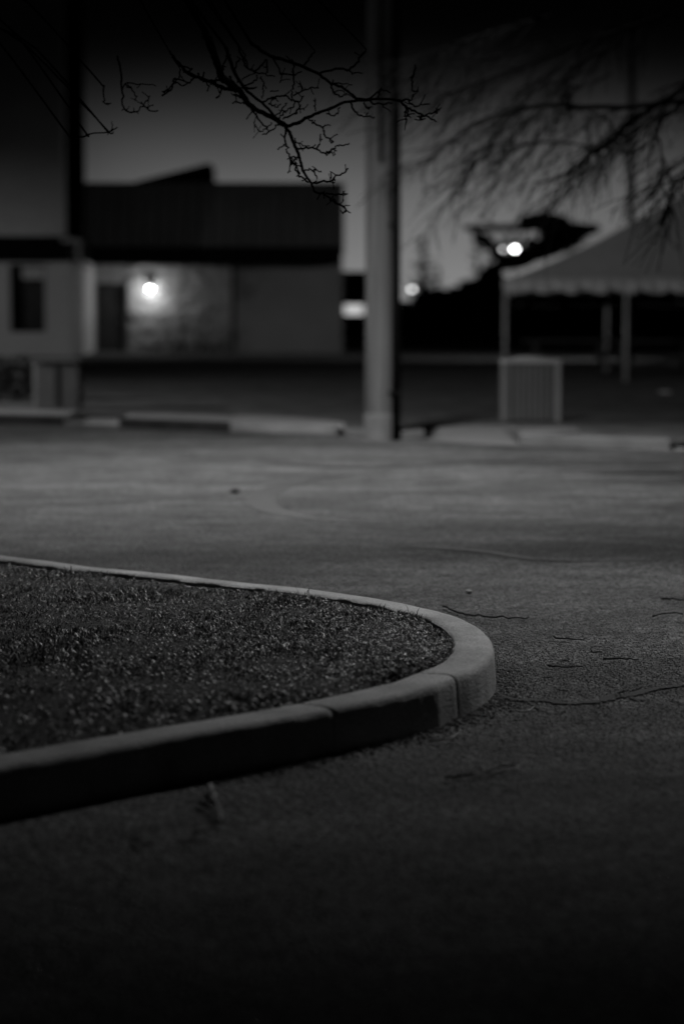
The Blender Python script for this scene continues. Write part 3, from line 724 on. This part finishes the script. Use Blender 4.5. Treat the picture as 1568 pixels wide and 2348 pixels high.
# ------------------------------------------------------------------ tent
tl = P(1158,885,0.07); DTt = 45.0
zb_, zv = Zy(671,DTt), Zy(642,DTt)
x0 = X_(1153,DTt); x1 = x0+6.2; y1 = DTt+6.0
t = thing('canopy_tent', ((x0+x1)/2,DTt+3,0.07), 'large pale canopy tent with a scalloped valance, pitched on the lawn at right', 'tent')
# roof: hip with gentle sag and seams
ax, ay, az_ = x0+3.6, DTt+3.0, Zy(442,DTt+3)
NR = 24; rfm = MB(); vs=[]; fs=[]
def hip(u, v):
    x_ = x0+(x1-x0)*u; y_ = DTt+(y1-DTt)*v
    du = min(u/((ax-x0)/(x1-x0)), (1-u)/(1-(ax-x0)/(x1-x0))); dv = min(v,1-v)*2
    x_ += 0.95*v*(1-u)
    h = min(du,dv); return (x_, y_, zv+(az_-zv)*(h**1.12)+0.012*math.sin(u*31)*math.sin(v*17)*h)
for i in range(NR*2+1):
    for j in range(NR*2+1): vs.append(hip(i/(NR*2), j/(NR*2)))
for i in range(NR*2):
    for j in range(NR*2): a=i*(NR*2+1)+j; fs.append((a,a+NR*2+1,a+NR*2+2,a+1))
rfm.add(vs,fs); ro=rfm.build('roof', M['canvas'], t, True)
ro.modifiers.new('thick','SOLIDIFY').thickness=0.006
va = MB(); per=[]
for k in range(156): per.append((x0+(x1-x0)*k/156,DTt))
for k in range(150): per.append((x1,DTt+(y1-DTt)*k/150))
for k in range(156): per.append((x1-(x1-x0)*k/156,y1))
for k in range(150): per.append((x0,y1-(y1-DTt)*k/150))
per=[(a+0.95*((c-DTt)/(y1-DTt))*(1-(a-x0)/(x1-x0)),c) for a,c in per]; npn=len(per); vs=[]
cxm, cym = (x0+x1)/2,(DTt+y1)/2
for k,(a,c) in enumerate(per):
    wob=0.012*math.sin(k*0.9)+0.01*math.sin(k*0.37)
    ox = (1 if a>cxm else -1)*0.01*1; 
    sc = abs(math.sin(k*math.pi/13))
    vs += [(a,c,zv+0.004),(a+(wob if c in (DTt,) else ox+wob),c+(-0.02+wob if c==DTt else wob),zv-0.12),(a,c-0.02+wob*1.5,zb_+0.05-0.075*sc)]
fs=[]
for k in range(npn):
    j=(k+1)%npn
    for q in (0,1): fs.append((k*3+q,j*3+q,j*3+q+1,k*3+q+1))
va.add(vs,fs); vo=va.build('valance', M['canvas'], t, True); vo.modifiers.new('thick','SOLIDIFY').thickness=0.004
posts=[(X_(1158,DTt),DTt+0.05),(X_(1434,45.2),DTt+0.2),(X_(1390,50.8),50.8),(x1-0.05,DTt+0.05),(x1-0.05,y1-0.05)]
for i,(a,c) in enumerate(posts):
    MB().tube([(a,c,0.06),(a,c,zv+0.02)],0.036,10).build('post', M['alu'], t, True)
MB().tube([(X_(1158,DTt),DTt+0.05,zv-0.03),(x1-0.05,DTt+0.05,zv-0.03)],0.02,6).build('eave_rail', M['alu'], t)

# picnic table and folded chairs beneath
def picnic_table(x,y,label):
    t=thing('picnic_table',(x,y,0.075),label,'table','tables under the tent')
    m = M['fence']
    mb=MB()
    for k in range(5): mb.box(x-0.9,x+0.9,y-0.35+k*0.145,y-0.35+k*0.145+0.13,0.78,0.82)
    mb.build('table_top',m,t)
    for s in (-1,1):
        MB().box(x-0.9,x+0.9,y+s*0.72-0.13,y+s*0.72+0.13,0.48,0.52).build('bench',m,t)
    for s in (-1,1):
        MB().tube([(x+s*0.65,y-0.55,0.075),(x+s*0.65,y-0.2,0.78)],0.035,5).build('leg',m,t)
        MB().tube([(x+s*0.65,y+0.55,0.075),(x+s*0.65,y+0.2,0.78)],0.035,5).build('leg',m,t)
        MB().box(x+s*0.65-0.02,x+s*0.65+0.02,y-0.8,y+0.8,0.43,0.477).build('crossbar',m,t)
picnic_table(X_(1300,49),49,'dark picnic table under the tent left of the paired posts')
picnic_table(X_(1500,48.5),48.5,'dark picnic table under the tent at the right edge')
pk = P(1522,902,0.08)
o = MB().add([(pk.x-0.06,pk.y+0.25,0.09),(pk.x+0.04,pk.y-0.25,0.09),(pk.x+0.1,pk.y-0.25,0.12),(pk.x,pk.y+0.25,0.12),(pk.x-0.06,pk.y+.25,0.10),(pk.x+.1,pk.y-.25,0.105)],[(0,1,2,3),(0,4,5,1),(3,2,5,4)]).build('paper_scrap', M['binrim'])
tag(o,'small pale scrap lying on the grass at the right of the tent','litter')

# drum bin
bc = P(1220,968,0.075); bx, by = bc.x, bc.y+0.32
t = thing('litter_bin', (bx,by,0.075), 'boxy slatted litter bin with a pale rim standing on the lawn edge', 'bin')
hw, hd = 0.315, 0.29; z0 = 0.078; hb = Zy(828,by)
body = MB(); body.box(bx-hw+.02,bx+hw-.02,by-hd+.02,by+hd-.02,z0,hb-0.03,0.03)
bo = body.build('liner', M['binliner'], t)
n_ = 9; w_ = (2*hw)/n_
for sd in (-1,1):
    sl = MB()
    for k in range(n_): sl.box(bx-hw+k*w_+0.007,bx-hw+(k+1)*w_-0.007,by+sd*hd-0.012,by+sd*hd+0.012,z0+.02,hb-0.02,0.004)
    sl.build('side_panel', M['bin'], t)
    sl = MB()
    for k in range(8): y_=by-hd+k*(2*hd/8); sl.box(bx+sd*hw-0.012,bx+sd*hw+0.012,y_+0.014,y_+2*hd/8-0.004,z0+.02,hb-0.02,0.004)
    sl.build('side_panel', M['bin'], t)
for sx_,sy_ in ((1,-1),(1,1),(-1,-1),(-1,1)):
    MB().tube([(bx+sx_*(hw-.002),by+sy_*(hd-.002),z0-.01),(bx+sx_*(hw-.002),by+sy_*(hd-.002),hb-0.015)],0.028,10).build('corner_post', M['binrim'] if sx_>0 else M['bin'], t)  # right-hand posts paler: light from the right put into their colour
rm = MB(); r0 = 0.03
rm.box(bx-hw-r0,bx+hw+r0,by-hd-r0,by-hd+0.05,hb-0.018,hb+0.03,0.012); rm.box(bx-hw-r0,bx+hw+r0,by+hd-0.05,by+hd+r0,hb-0.018,hb+0.03,0.012)
rm.box(bx-hw-r0,bx-hw+0.05,by-hd+0.053,by+hd-0.053,hb-0.016,hb+0.028,0.01); rm.box(bx+hw-0.05,bx+hw+r0,by-hd+0.053,by+hd-0.053,hb-0.016,hb+0.028,0.01)
rm.build('rim', M['binrim'], t)
MB().lathe((bx,by,hb-0.02),[(0.26,0),(0.25,0.05),(0.17,0.08),(0.05,0.09)],24).build('lid', M['binrim'], t)

# ------------------------------------------------------------------ near tree: trunk on the island out of frame, bare boughs hanging in
DN = 11.2
def ZA(pts): return [(376.3+.32*a,125.4+.32*b_) for a,b_ in pts]
def ZB(pts): return [(815.4+.187*a,.187*b_) for a,b_ in pts]
def ZC(pts): return [(.54*a,62.7+.54*b_) for a,b_ in pts]
def ZD(pts): return [(752.6+.52*a,62.7+.52*b_) for a,b_ in pts]
near = []   # (pts, w0, w1) widths in photo px
def ad(f, pts, w0, w1): near.append((f(pts), w0, w1))
ad(ZA,[(300,-160),(340,-60),(370,30),(400,130),(470,210),(540,255),(590,340),(680,400),(790,455),(870,510)],15,8)
ad(ZA,[(870,510),(905,570),(940,650),(965,720),(985,790),(1010,860),(1060,920)],6.5,4)
ad(ZA,[(1060,920),(1085,985),(1150,995),(1220,1050),(1290,1085),(1300,1110),(1280,1140)],3.4,2)
ad(ZA,[(870,510),(950,490),(1010,455),(1100,415),(1200,380),(1290,340),(1390,325),(1480,318)],6.5,5)
ad(ZB,[(0,1208),(150,1215),(300,1205),(450,1215),(520,1225),(600,1220)],5,4)
ad(ZB,[(600,1220),(620,1205),(680,1260),(740,1295),(820,1275),(910,1272)],3,2)
ad(ZB,[(520,1225),(600,1290),(680,1345),(760,1370),(820,1410),(860,1410),(910,1380),(1000,1375)],3.6,2)
ad(ZB,[(860,1410),(940,1460),(990,1480)],2.6,2); ad(ZB,[(960,1370),(1000,1340),(1055,1335)],2.4,1.6)
ad(ZB,[(610,1290),(630,1340),(640,1400),(612,1440),(625,1480),(605,1520)],3.2,2); ad(ZB,[(810,1410),(800,1450),(825,1455)],3,2.4)
ad(ZB,[(650,1220),(690,1210),(700,1160),(755,1135)],2.2,1.6); ad(ZB,[(740,800),(710,900),(690,1000),(690,1090),(720,1110),(765,1108)],3,1.8)
ad(ZB,[(150,1210),(240,1150),(310,1095),(420,1125)],3,1.8); ad(ZB,[(280,1200),(290,1130),(310,1070)],2.4,1.6)
ad(ZB,[(150,1230),(250,1262),(340,1272),(440,1260)],2.6,2); ad(ZB,[(100,1240),(150,1320),(170,1330)],3,2); ad(ZB,[(330,1290),(430,1365)],2,1.4)
ad(ZB,[(-70,1250),(0,1360),(60,1410),(120,1415),(225,1440)],3,1.8); ad(ZB,[(120,1415),(150,1380)],2,1.4)
ad(ZA,[(620,-90),(720,-20),(800,20),(880,40),(1000,85),(1110,140),(1190,200),(1270,230),(1330,270),(1390,325)],7,4)
ad(ZA,[(1110,135),(1230,100),(1310,105),(1370,70),(1410,10),(1450,-40)],3.4,3); ad(ZA,[(1310,105),(1350,130),(1415,130)],2.6,1.6)
ad(ZA,[(1000,85),(1040,20),(1080,-30)],3,2); ad(ZA,[(1190,200),(1270,206),(1350,212)],2.4,1.6); ad(ZA,[(1190,200),(1215,265),(1260,290),(1310,270)],3.4,2)
ad(ZA,[(1215,265),(1250,250),(1300,270)],2,1.4); ad(ZA,[(1260,225),(1330,270),(1360,300)],2.4,2)
ad(ZA,[(440,-60),(480,60),(540,180),(600,260),(700,340),(790,440),(870,500)],7,4.5)
ad(ZA,[(520,-80),(560,20),(600,90),(700,130),(790,150)],3.5,1.8)
ad(ZA,[(60,20),(130,90),(200,150),(280,180),(360,200),(430,235),(520,255)],3,6); ad(ZA,[(280,180),(400,180),(470,215)],3,4)
ad(ZA,[(380,180),(380,150)],2,1.4); ad(ZA,[(400,230),(405,280),(370,305)],2.4,3); ad(ZA,[(300,190),(320,230),(310,260)],2.4,1.6); ad(ZA,[(320,215),(360,212)],2,1.6)
ad(ZA,[(480,345),(520,335),(575,345)],1.8,2.4); ad(ZA,[(520,335),(510,300),(480,275)],2,1.4); ad(ZA,[(500,280),(560,310),(590,345)],3,2.4)
ad(ZA,[(600,340),(640,400),(680,470),(740,520)],3.2,2.4); ad(ZA,[(740,520),(705,545),(680,540),(655,515),(640,480)],2,1.6); ad(ZA,[(740,520),(770,480)],2,1.8)
ad(ZA,[(705,568),(740,555),(800,515),(820,490)],2,2.4); ad(ZA,[(730,525),(750,548)],2,1.6)
ad(ZA,[(870,510),(868,620),(885,680),(900,740),(888,850)],3.4,2); ad(ZA,[(868,640),(835,665),(810,680)],2,1.8)
ad(ZA,[(900,740),(930,730),(960,740)],2.4,2); ad(ZA,[(900,765),(940,790),(975,790)],2,2); ad(ZA,[(905,740),(930,790),(960,850),(1010,890),(1030,915)],3.2,2.4); ad(ZA,[(940,740),(925,770),(945,800),(975,850)],2.2,2)
ad(ZA,[(925,600),(960,630),(1000,650),(1040,650)],2,1.6); ad(ZA,[(955,680),(1020,660),(1090,668),(1130,700),(1170,698),(1220,665),(1260,650),(1330,638)],3,2)
ad(ZA,[(1090,668),(1115,620),(1120,570)],2.6,2.2); ad(ZA,[(1150,700),(1175,722)],2,1.4); ad(ZA,[(1170,698),(1230,715)],2.4,1.6); ad(ZA,[(1180,690),(1215,680),(1215,705)],2,1.4)
ad(ZA,[(995,835),(1040,820),(1085,850),(1090,895),(1070,910)],2.4,2); ad(ZA,[(1060,830),(1085,810)],1.8,1.4); ad(ZA,[(1085,835),(1130,830)],2,1.6)
ad(ZA,[(1060,915),(1110,905),(1190,900),(1230,870),(1290,845),(1318,808)],3,2.4); ad(ZA,[(1195,890),(1198,850)],2.2,1.8); ad(ZA,[(1190,900),(1225,918)],2,1.4); ad(ZA,[(1010,885),(990,905)],2,1.4)
ad(ZA,[(1040,460),(1080,490),(1140,520),(1150,580),(1200,605),(1198,635)],2.6,2.4); ad(ZA,[(1140,520),(1160,500),(1195,505)],2.4,1.8)
ad(ZA,[(1160,415),(1210,435),(1245,415),(1250,375)],2.2,1.8); ad(ZA,[(1080,310),(1080,350),(1090,400)],2,2)
ad(ZA,[(915,40),(920,80),(925,200),(915,270),(925,320),(970,330),(1000,290)],3,2); ad(ZA,[(925,290),(990,260),(1050,240),(1105,232)],2.4,1.8); ad(ZA,[(990,260),(985,225),(970,205)],2,1.6)
ad(ZA,[(690,150),(712,200),(715,260),(700,310)],2.4,2); ad(ZA,[(660,110),(700,70),(740,30),(745,130)],3,2.6); ad(ZA,[(780,10),(830,120),(835,190)],2.4,2); ad(ZA,[(830,125),(920,140),(980,115)],2.4,2)
ad(ZA,[(700,340),(760,305),(830,295),(880,300),(915,330)],3,2.4); ad(ZA,[(750,350),(800,372),(840,350)],2.4,1.6); ad(ZA,[(820,430),(850,385),(880,340)],2.2,1.8)
ad(ZA,[(830,445),(870,400),(920,375),(940,340)],2.4,2); ad(ZA,[(850,455),(930,420),(960,390),(1010,385)],2.6,1.8); ad(ZA,[(935,330),(975,365),(950,400),(930,425)],2.4,1.8)
ad(ZA,[(760,345),(790,310),(820,330)],2.2,1.6); ad(ZA,[(800,440),(845,395)],2,1.6); ad(ZA,[(765,262),(820,255)],2,1.6)
ad(ZA,[(590,235),(665,228)],3.6,2.4); ad(ZA,[(560,220),(620,200),(660,180),(665,140)],2.6,2); ad(ZA,[(470,150),(500,200),(540,240)],3,2.6); ad(ZA,[(540,20),(510,100),(530,200)],3,2.6); ad(ZA,[(560,180),(600,150),(660,120)],2.2,1.6)
ad(ZA,[(-20,290),(50,250),(75,190),(140,220),(190,185)],2.8,1.8); ad(ZA,[(75,190),(110,160),(120,100)],2.2,2); ad(ZA,[(-10,270),(40,245)],2.6,2)
ad(ZA,[(1160,990),(1220,1000),(1260,1000),(1315,995)],2.4,1.8); ad(ZA,[(1180,1035),(1220,1050)],2,2); ad(ZA,[(1210,1005),(1240,1060),(1270,1075)],2,2); ad(ZA,[(1290,1085),(1325,1078)],2,1.4); ad(ZA,[(1300,1120),(1340,1128)],2,1.4); ad(ZA,[(1240,1000),(1275,1000),(1290,975)],2,1.4)
ad(ZA,[(420,100),(430,60),(470,0)],3,2.4); ad(ZA,[(600,90),(590,40),(560,-30)],2.4,2)
ad(ZC,[(500,120),(515,200),(520,270),(525,340),(570,358),(610,330),(635,290)],3,2); ad(ZC,[(610,330),(640,355),(672,352)],2.6,1.8); ad(ZC,[(610,330),(600,310)],2.2,1.6); ad(ZC,[(540,352),(520,345)],2,1.6)
ad(ZC,[(300,470),(370,458),(385,448),(460,445),(497,425)],2.6,1.8); ad(ZC,[(465,445),(475,425),(475,400)],2.2,1.4); ad(ZC,[(460,445),(482,450)],2.4,1.8); ad(ZC,[(370,452),(378,462)],3,3)
ad(ZC,[(700,275),(735,240),(745,215),(800,235)],2.6,1.8); ad(ZC,[(440,250),(440,310),(450,325),(470,320)],2.4,1.8); ad(ZC,[(530,240),(560,260),(580,295),(570,305)],2.4,1.6); ad(ZC,[(518,280),(530,240),(600,240),(660,245)],2.2,1.4)
ad(ZC,[(720,100),(760,150),(800,190),(860,215),(900,225)],3,4)
DP_ = {}
t = thing('bare_tree', (-3.4,12.2,0.13), 'bare tree rooted left of view whose dark twiggy boughs hang across the top', 'tree')
rd = random.Random(5); mb = MB()
def wob(pts, amp, rdd):
    q = catmull(pts, 4); out=[]
    for i,p in enumerate(q):
        out.append(p+Vector((rdd.gauss(0,amp),rdd.gauss(0,amp),rdd.gauss(0,amp))))
    return out
for k,(pts,w0,w1) in enumerate(near):
    dep0 = 0.12*mnoise.noise(Vector((pts[0][0]*0.011,pts[0][1]*0.011,0)))
    q3 = [W(a,b_,DN+0.35*mnoise.noise(Vector((a*0.006,b_*0.006,1)))+0.0*dep0) for a,b_ in pts]
    q = wob(q3, 0.0028 if w0<5 else 0.002, rd); s = DN/F/2
    rads=[(w0+(w1-w0)*i/(len(q)-1))*s*((1.6 if w0<4.2 else 1.3)+rd.uniform(-.08,.12)) for i in range(len(q))]
    mb.tube(q, rads, 6)
    if w0 < 4.2:
        for i in range(2,len(q)-1):            # spurs and buds
            if rd.random() < 0.17:
                dd = Vector((rd.uniform(-1,1),rd.uniform(-.6,.6),rd.uniform(-1,1))).normalized()*rd.uniform(.008,.05)**1.0
                mb.tube([q[i],q[i]+dd*0.6,q[i]+dd+Vector((0,0,rd.uniform(-.008,.008)))],[rads[i]*.8,rads[i]*.6,rads[i]*.75],4)
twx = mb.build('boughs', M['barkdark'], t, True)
# limbs joining the hanging boughs to the trunk, above the frame
s=DN/F/2
lm = MB()
top_in = [W(near[0][0][0][0],near[0][0][0][1],DN), W(near[19][0][0][0],near[19][0][0][1],DN)]
Pm = Vector((-1.35,12.4,3.35))
for (pts,w0,w1) in [n_ for n_ in near if min(b_ for a,b_ in n_[0]) < 118 or n_[0][0][0] < 260]:
    a,b_ = min(pts, key=lambda p:p[1]); e = W(a,b_,DN+0.35*mnoise.noise(Vector((a*0.006,b_*0.006,1))))
    if pts[0][0] < 260 and b_>118: e = W(pts[0][0],pts[0][1],DN)
    root = Vector((-2.0-0.3*rd.random(), 12.3, 3.9+0.5*rd.random())) if e.x < 0.2 else Vector((-0.9,12.35,3.9+rd.random()*0.3))
    m1 = e.lerp(root,0.5)+Vector((0,0,0.35)); w_ = max(w0,3)*s
    if e.x<-1.0 and b_>118: m1 = e.lerp(root,0.5)+Vector((-0.25,0,-0.2)); w_ = 0.004
    er = 0.022 if e.x > -1.0 else 0.007
    lm.tube(catmull([e,e.lerp(m1,.5)+Vector((0,0,.05)),m1,root],4),[w_+(er-w_)*i/12 for i in range(13)],6)
lm.tube(catmull([(-0.7,12.35,4.15),(-1.5,12.3,4.2),(-2.2,12.3,4.05),(-3.3,12.2,3.1)],5),[0.022,.025,.028,.03,.032,.034,.037,.04,.045,.05,.055,.06,.065,.07,.075,.08],8)
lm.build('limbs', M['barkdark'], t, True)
MB().tube(catmull([(-3.4,12.2,0.05),(-3.42,12.2,0.5),(-3.38,12.22,1.8),(-3.3,12.2,3.1),(-3.2,12.25,4.6),(-3.25,12.3,6.2)],4),[.17,.145,.13,.125,.12,.118,.115,.112,.11,.107,.105,.1,.1,.095,.09,.085,.08,.07,.06,.05,.04],12).build('trunk', M['barkdark'], t, True)

# ------------------------------------------------------------------ right-hand tree, farther and blurred, drooping twigs
DR_ = 21.5
t = thing('drooping_tree', (6.6,DR_+1,0.0), 'large bare tree right of view with arching drooping branches of fine twigs', 'tree')
rl = [([(1900,420),(1600,330),(1300,350),(1060,345),(960,340),(840,355),(760,380),(650,430),(530,510),(430,590),(350,640)],20,4),
 ([(1500,-60),(1250,20),(1050,90),(940,140),(840,180),(740,215),(620,255),(540,280),(470,330)],12,3),
 ([(1800,100),(1450,340),(1310,420),(1240,510),(1160,560),(1080,630),(980,670),(930,690)],16,5),
 ([(1310,470),(1200,530),(1080,510),(920,505),(850,510),(700,520)],8,3),
 ([(840,355),(760,450),(690,540),(620,640),(580,740)],7,3),
 ([(940,345),(850,440),(800,520),(760,610),(740,690)],7,3),
 ([(1060,120),(950,240),(880,310),(840,355)],9,6),
 ([(1400,420),(1310,490),(1200,600),(1100,700),(1010,750)],9,4),
 ([(1800,500),(1568,590),(1500,640),(1460,680),(1400,720)],9,4),([(1450,480),(1465,560),(1460,680),(1500,760),(1530,830)],6,3),([(1800,480),(1568,650),(1500,740)],8,4),
 ([(1300,60),(1100,160),(1050,240),(1060,345)],9,6),([(1060,345),(1150,360),(1250,430),(1270,470)],6,4),
 ([(1000,60),(800,110),(620,150),(450,190),(340,240)],8,2.5),([(1000,-60),(700,20),(480,100),(330,150)],8,2.5),
 ([(1568,330),(1460,420),(1400,520),(1330,560)],8,4),([(1250,200),(1100,260),(980,230),(900,250)],7,3),([(1060,345),(1000,420),(940,480),(900,560),(870,640)],6,2.5)]
rd = random.Random(9); lb = MB(); tw = MB(); s = DR_/F/2
allp=[]
for k,(pts,w0,w1) in enumerate(rl):
    dz = rd.uniform(-1.2,1.6)-(4.0 if k in (8,9,10,15) else 0)
    q = [W(a,b_,DR_+dz) for a,b_ in ZD(pts)]; q = wob(q,0.008,rd); lb = MB()
    rads=[(w0+(w1-w0)*i/(len(q)-1))*s*0.75 for i in range(len(q))]; lb.tube(q,rads,6); lb.build('branch', M['barkdark'], t, True)
    for i in range(len(q)-1):
        L_=(q[i+1]-q[i]).length
        for _ in range(max(1,int(L_*27))):
            allp.append((q[i].lerp(q[i+1],rd.random()), (q[i+1]-q[i]).normalized()))
for p,d in allp:
    if rd.random() < 0.30: continue
    dirv = (d*0.8+Vector((rd.uniform(-.9,.35),rd.uniform(-.6,.6),rd.uniform(-.9,.35)))).normalized()
    L_ = rd.uniform(.25,1.0)*(0.5 if p.y<DR_-1.6 else 1); pts=[p]; nseg=6
    for i in range(nseg):
        pts.append(pts[-1]+dirv*L_/nseg); dirv=(dirv+Vector((rd.uniform(-.25,.15),rd.uniform(-.2,.2),-0.12+rd.uniform(-.18,.18)))).normalized()
    tw.tube(pts,[0.0055-0.0006*i for i in range(nseg+1)],3,False)
    for i in range(1,nseg):
        if rd.random()<0.55:
            dd=(dirv+Vector((rd.uniform(-.9,.9),rd.uniform(-.6,.6),rd.uniform(-.9,.5)))).normalized()*rd.uniform(.08,.35)
            tw.tube([pts[i],pts[i]+dd*.5+Vector((0,0,-.01)),pts[i]+dd+Vector((0,0,-.04))],[0.0045,0.004,0.003],3,False)
lb = MB(); lb.tube(catmull([(6.6,DR_+1,0),(6.55,DR_+1,1.2),(6.4,DR_+.8,2.6),(6.0,DR_+.5,3.6)],4),[.26,.24,.22,.2,.19,.18,.17,.16,.15,.14,.13,.12,.1],10)
lb.tube(catmull([(6.4,DR_+.8,2.6),(5.4,DR_+.5,3.6),(4.3,DR_+.2,4.6),(3.0,DR_,5.0)],4),[.12]*5+[.09]*4+[.06]*4,8)
lb.build('trunk', M['barkdark'], t, True); tw.build('twigs', M['barkdark'], t)

# ------------------------------------------------------------------ litter on the asphalt
def twig(pts, w, m, label, cat='twig', f=Z8, name='twig'):
    q = [P(a,b_,0.012) for a,b_ in f(pts)]; rdd=random.Random(int(pts[0][0])); q=catmull(q,4)
    q=[p+Vector((rdd.gauss(0,.002),rdd.gauss(0,.003),abs(rdd.gauss(0,.004)))) for p in q]
    o=MB().tube(q,[w*(1.1-0.6*i/(len(q)-1)) for i in range(len(q))],6).build(name,m,None,True)
    tag(o,label,cat,'twigs on the asphalt'); return o
twig([(185,340),(245,365),(320,390),(420,400),(560,410),(680,413)],0.006,M['twig'],'long dark twig lying just behind the nose of the kerb')
twig([(1440,298),(1500,300),(1600,312)],0.006,M['twig'],'straight dark twig at the right edge, the farthest one')
twig([(1390,402),(1470,380),(1568,388)],0.005,M['twig'],'bent dark twig at the right edge below the straight one')
twig([(820,525),(900,530),(1000,533)],0.004,M['twig'],'thin straight twig right of the kerb nose on rough asphalt')
twig([(1110,650),(1200,643),(1310,650)],0.0045,M['twig'],'slightly arched twig above the long crack')
twig([(790,680),(860,690),(980,690)],0.0045,M['twig'],'thin twig level with the kerb joint, left of the arched one')
twig([(590,562),(612,560),(635,548)],0.003,M['straw'],'tiny pale bent stalk right of the kerb nose')
twig([(620,955),(680,940),(705,920)],0.004,M['straw'],'pale curved stalk below the long crack')
twig([(200,1325),(300,1315),(400,1302),(500,1280),(610,1250)],0.005,M['twig'],'long dark twig in front of the kerb beside a pale stalk')
twig([(340,1322),(450,1305),(560,1288),(620,1270)],0.004,M['straw'],'pale stalk lying against the long dark twig in the foreground')
twig([(110,1112),(220,1105),(290,1062)],0.004,M['straw'],'pale bent stalk at the foot of the kerb end')
ZK=lambda pts:[(188.2+.32*a,1725+.32*b_) for a,b_ in pts]
twig([(915,255),(940,320),(970,400),(1005,520)],0.006,M['straw'],'thick pale dry stalk leaning from the kerb shadow',f=ZK)
twig([(810,580),(900,558),(985,545)],0.006,M['straw'],'pale stub lying across the foot of the thick stalk',f=ZK)
twig([(690,652),(790,650),(890,645)],0.004,M['straw'],'pale stalk lowest in the near-left foreground',f=ZK)
twig([(840,370),(890,390),(935,420),(955,510)],0.006,M['twig'],'dark crooked twig beside the thick pale stalk',f=ZK)
twig([(360,620),(430,655),(500,675)],0.005,M['twig'],'short dark twig at far left of the near foreground',f=ZK)
def pebble(p, r, m, seed, name='stone'):
    rdd=random.Random(seed); import bmesh
    bm=bmesh.new(); bmesh.ops.create_icosphere(bm,subdivisions=2,radius=r)
    for v in bm.verts:
        k_=1+0.22*mnoise.noise(v.co/r*1.3+Vector((seed,0,0))); v.co=Vector((v.co.x*k_*1.15,v.co.y*k_,v.co.z*k_*0.7))+Vector(p)
    me=bpy.data.meshes.new(name); bm.to_mesh(me); bm.free(); me.materials.append(m); me.polygons.foreach_set('use_smooth',[True]*len(me.polygons))
    o=bpy.data.objects.new(name,me); COL.objects.link(o); return o
q=P(1075,1362,0); o=pebble((q.x,q.y,0.011),0.014,mat('pale_stone',0.4,0.5),4); tag(o,'single pale round stone on the asphalt behind the kerb nose','stone')
q=P(538,1131,0); o=pebble((q.x,q.y,0.02),0.032,M['twig'],9); tag(o,'dark lump on the road beyond the island','stone')
def deadleaf(pt, s_, label, seed):
    q=P(*pt,0); rdd=random.Random(seed); vs=[]; 
    for i in range(7):
        for j,w_ in ((-1,1),(0,0.25),(1,1)):
            u=i/6; ww=math.sin(math.pi*u)**.8*0.45*s_*j
            a=rdd.random()*0.0
            vs.append((q.x+(u-.5)*s_*2, q.y+ww*1.6, 0.008+0.35*abs(ww)+0.12*s_*math.sin(u*4)+0.01))
    fs=[(i*3+k,(i+1)*3+k,(i+1)*3+k+1,i*3+k+1) for i in range(6) for k in (0,1)]
    o=MB().add(vs,fs).build('dead_leaf',M['leaf']); tag(o,label,'leaf','dead leaves on the asphalt')
deadleaf((1369,1494),0.035,'curled dead leaf farther right on the rough asphalt',1)
deadleaf((1293,1514),0.028,'dead leaf between the arched twig and the kerb nose',2)
deadleaf((1259,1552),0.022,'small dead leaf just above the long crack',3)
deadleaf((1187,1650),0.020,'small dead leaf below the left end of the crack',4)
deadleaf((693,1939),0.02,'dead leaf alone on the dark near asphalt',5)
# loose grit gathered along the foot of the kerb nose and scattered on the road
N_ = 17000; r2 = random.Random(3); gv=[]; gf=[]
ico=[(0,0,1),(.9,0,.3),(.28,.85,.3),(-.72,.53,.3),(-.72,-.53,.3),(.28,-.85,.3),(0,0,-.6)]
icf=[(0,1,2),(0,2,3),(0,3,4),(0,4,5),(0,5,1),(6,2,1),(6,3,2),(6,4,3),(6,5,4),(6,1,5)]
gm=MB()
ks=[i for i in range(len(line)) if 6.5<line[i].y<10.6]
for k in range(N_):
    if k < 1500:
        i=r2.choice(range(max(0,k0-25),min(len(line),k0+75))); off=-abs(r2.gauss(0,0.05))-0.004
        p=line[i]+nrm[i]*off; r_=r2.uniform(.002,.0075)
    else:
        p=Vector((r2.uniform(-1.0,2.3),r2.uniform(5.5,13.5),0)) if k%3==0 else Vector((r2.uniform(0.3,2.0),r2.gauss(9.3,0.9),0)); r_=r2.uniform(.0012,.0048)
        # keep off the island
        j=min(range(0,len(line),12),key=lambda q_:(line[q_]-p).length_squared)
        if (p-line[j]).dot(nrm[j])>-0.02: continue
    a=r2.uniform(0,6.28); ca,sa=math.cos(a),math.sin(a); e=r2.uniform(.7,1.3)
    gm.add([(p.x+(x_*ca-y_*sa)*r_,p.y+(x_*sa+y_*ca)*r_*e,r_*0.5+z_*r_) for x_,y_,z_ in ico],icf)
o=gm.build('grit',M['stone']); tag(o,'loose grit gathered at the foot of the kerb nose and scattered on asphalt','gravel',kind='stuff')
